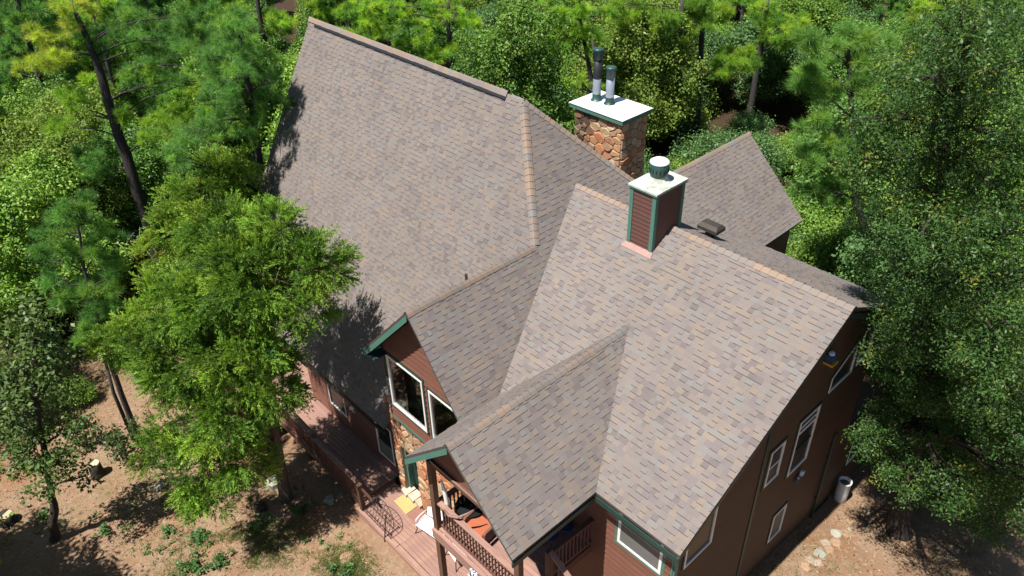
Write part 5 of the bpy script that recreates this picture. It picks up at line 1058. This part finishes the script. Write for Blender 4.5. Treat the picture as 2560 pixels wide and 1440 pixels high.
def blocks(x,y,h):
    for z in (h*.3,h*.6,h*.9):
        p=(x,y,hgt(x,y)+z); q=project(p)
        if q is None: continue
        d=(Vector(p)-CAM).length; rr=1.6*.76/d
        for a,b,c,dk in SIGHT:
            if d<dk-1 and (q[0]-a)**2+((q[1]-b)*.5625)**2<(c+rr)**2*.8: return True
        for x0,x1,y0,y1,dm in DGAP:
            if x0-rr<q[0]<x1+rr and y0-rr<q[1]<y1+rr and d<dm: return True
    return False
random.seed(21); cnt={'pine':0,'leafy':0,'shrub':0}
gridpts=[]
s=3.3; yy=-22.0
while yy<88:
    xx=-98.0
    while xx<24: gridpts.append((xx+random.uniform(-1.2,1.2),yy+random.uniform(-1.2,1.2))); xx+=s
    yy+=s
gridpts.sort(key=lambda p:(Vector((p[0],p[1],0))-CAM).length)
for x,y in gridpts:
    if not in_forest(x,y) or not seen(x,y,9): continue
    dd=(Vector((x,y,0))-CAM).length
    if dd>95: continue
    dn=3.0 if dd<50 else (4.2 if dd<70 else 5.2)
    if not free(x,y,dn): continue
    if blocks(x,y,8.5):
        if random.random()<.75 and free(x,y,1.4): plant('shrub',x,y,random.uniform(.5,1.0),'leafy undergrowth shrub '+zone(x,y),'undergrowth shrubs '+zone(x,y),1); used.append((x,y))  # dark-leaved shrub variant: canopy shade put into the leaf colour
        continue
    r=random.random()
    zt=zone(x,y)
    if r<(.24 if dd<44 else .38) and free(x,y,3.2):
        # keep tall pines off the sight line to the roof: only well behind the house
        plant('pine',x,y,random.uniform(.75,1.05) if dd<45 else random.uniform(.85,1.1),'pine among the trees '+zt,'pines '+zt,random.choice((0,1,1,0,2,3)) if x>-30 else random.choice((2,3,3,0))); cnt['pine']+=1
    else:
        plant('leafy',x,y,random.uniform(.7,1.05),'leafy tree among the trees '+zt,'leafy trees '+zt); cnt['leafy']+=1
    used.append((x,y))
random.seed(22)
for k in range(1500):
    if cnt['shrub']>=150: break
    x=random.uniform(-50,12); y=random.uniform(-20,34)
    if not in_forest(x,y) or not seen(x,y,1.5,.05): continue
    if not free(x,y,1.3): continue
    zt=zone(x,y); plant('shrub',x,y,random.uniform(.7,1.25),'leafy undergrowth shrub '+zt,'undergrowth shrubs '+zt); used.append((x,y)); cnt['shrub']+=1
print('forest',cnt)
for x,y,sc,v in ((-12.4,-20.9,1.0,3),(-15.0,-21.3,1.05,1),(-17.2,-21.4,.95,1),(-26.5,-17.2,.85,3)):
    plant('leafy',x,y,sc,'leafy tree standing past the lower left edge of the yard','leafy trees past the yard edge',v)
# shrubs along the yard edge seen one by one
for x,y,sc,lb in ((-25.2,-10.2,.55,'low shrub at the edge of the red bank beside the young pine'),(-23.3,-9.6,.45,'small shrub in front of the red dirt bank'),(-24.0,-12.6,.5,'small shrub between the leaning oak and the young pine')):
    plant('shrub',x,y,sc,lb,'shrubs along the yard edge')
# low weeds, grass and litter in the yard
rng=np.random.default_rng(31)
def yard_pts(n,f):
    out=[]
    while len(out)<n:
        x=rng.uniform(-27,4); y=rng.uniform(-19,7)
        if (-21.3<x<-4 and y>-8.4) or (-5<x<-.3 and y>-8): continue
        if f(x,y): out.append((x,y,hgt(x,y)))
    return np.array(out)
def patch(x,y): return math.sin(x*.8+2)*math.cos(y*.9-x*.3)+.6*math.sin(x*2.1-y*1.6)
g=yard_pts(2600,lambda x,y: patch(x,y)>.45 or (x+9.2)**2+(y+9.6)**2<1.6 or ((x+11.5)**2+(y+11)**2<3.5 and patch(x*2,y*2)>0))
g2=[]
while len(g2)<900:
    x,y=-9.3+rng.normal()*.55,-9.25+rng.normal()*.4
    if y<-8.0: g2.append((x,y,hgt(x,y)))
while len(g2)<2100:
    x,y=-12.6+rng.normal()*1.3,-11.2+rng.normal()*1.2
    if y<-8.4 and patch(x*1.7,y*1.7)>.1: g2.append((x,y,hgt(x,y)))
g=np.concatenate([g,np.array(g2)])
nb=7; O=np.repeat(g,nb,0)+np.c_[rng.normal(size=(len(g)*nb,2))*.05,np.zeros(len(g)*nb)]
d=unit(np.c_[rng.normal(size=(len(O),2))*.5,np.ones(len(O))]); L=.06+.12*rng.random((len(O),1)); sd=unit(np.cross(d,rng.normal(size=d.shape)))*.008
C=pal_pick([((.09,.15,.03),3),((.13,.18,.04),2),((.22,.2,.09),1)],len(O),rng)
me=np_mesh('grass',np.stack([O-sd,O+sd,O+d*L],1).reshape(-1,3),3,C,'grass'); o=bpy.data.objects.new('grass',me); COL.objects.link(o); o['kind']='stuff'
w=yard_pts(420,lambda x,y: patch(x+3,y-2)>.35 and y<-8.3); w[:,2]+=.05
V,C=leaves(w,16,.07,.075,[((.06,.13,.03),3),((.08,.15,.04),2)],rng,up=1.6,asp=.8); me=np_mesh('ground_weeds',V,4,C,'leaf'); o=bpy.data.objects.new('weeds',me); COL.objects.link(o); o['kind']='stuff'
w=yard_pts(15000,lambda x,y: True); w[:,2]+=.015
V,C=leaves(w,1,.02,.085,[((.24,.16,.095),3),((.32,.24,.155),2),((.18,.09,.05),2),((.10,.06,.035),2)],rng,up=3.0,asp=.45); me=np_mesh('leaf_litter',V,4,C,'litter'); o=bpy.data.objects.new('leaf_litter',me); COL.objects.link(o); o['kind']='stuff'
w=yard_pts(9000,lambda x,y: True); w[:,2]+=.012
V,C=leaves(w,1,.02,.24,[((.33,.26,.16),3),((.25,.18,.105),2)],rng,up=4.0,asp=.05); me=np_mesh('straw',V,4,C,'litter'); o=bpy.data.objects.new('pine_straw',me); COL.objects.link(o); o['kind']='stuff'
# leafy weeds that stand out in the yard
def weed(x,y,n,r,label,sd):
    rg=np.random.default_rng(sd); z=hgt(x,y); c=np.array([[x,y,z+.09]])+np.c_[rg.normal(size=(n,2))*r*.5,rg.random(n)*.12]
    V,C=leaves(c,12,.06,.10,[((.05,.12,.035),3),((.08,.16,.04),2)],rg,up=1.4,asp=.75); me=np_mesh('weed_plant',V-np.array([x,y,z]),4,C,'leaf'); o=bpy.data.objects.new('weed_plant',me); COL.objects.link(o); o.location=(x,y,z); tag(o,label,'weed','leafy weeds in the yard')
for i,(x,y,n,r,lb) in enumerate(((-12.9,-12.7,26,.5,'biggest leafy weed clump at the bottom edge left of centre'),(-12.4,-11.9,12,.28,'leafy weed just above the biggest clump'),(-13.9,-11.9,14,.3,'round leafy weed in the dappled yard'),(-15.3,-11.2,10,.25,'weed in the shadow of the drooping cedar'),(-14.9,-12.6,9,.25,'weed in the oak shadow near the middle of the yard'),(-13.0,-10.2,12,.4,'weed patch in the shade in front of the boulder'),(-12.5,-9.0,14,.3,'leafy weed under the deck railing'),(-14.9,-8.6,10,.3,'bright weed in a sunny gap beside the deck post'),(-16.6,-14.2,9,.25,'weed right of the bent oak trunk'),(-18.9,-15.4,9,.25,'weed left of the bent oak trunk'),(-9.15,-9.5,20,.45,'bright green grassy weed patch near the lower deck'))):
    weed(x,y,n,r,lb,60+i)

# labels that tell repeated trees apart by their order across the picture
ORD='leftmost second third fourth fifth sixth seventh eighth ninth tenth eleventh twelfth thirteenth fourteenth fifteenth sixteenth seventeenth eighteenth nineteenth twentieth'.split()
TENS={2:'twenty',3:'thirty',4:'forty',5:'fifty',6:'sixty',7:'seventy',8:'eighty'}
def ordinal(i):
    if i<20: return ORD[i]
    n=i+1; t,u=divmod(n,10)
    return (TENS[t][:-1]+'ieth') if u==0 else TENS[t]+'-'+('first' if u==1 else ORD[u-1])
byg={}
for o in COL.objects:
    g=o.get('group')
    if g and o.parent is None and ('in the woods' in g or 'beyond' in g or 'past the yard' in g): byg.setdefault(g,[]).append(o)
for g,os_ in byg.items():
    os_.sort(key=lambda o:(project((o.location.x,o.location.y,4)) or (9,9))[0])
    for i,o in enumerate(os_):
        L_=o['label'].replace(' among the trees',''); o['label']=('leftmost ' if i==0 else ordinal(i)+' from left, ')+L_
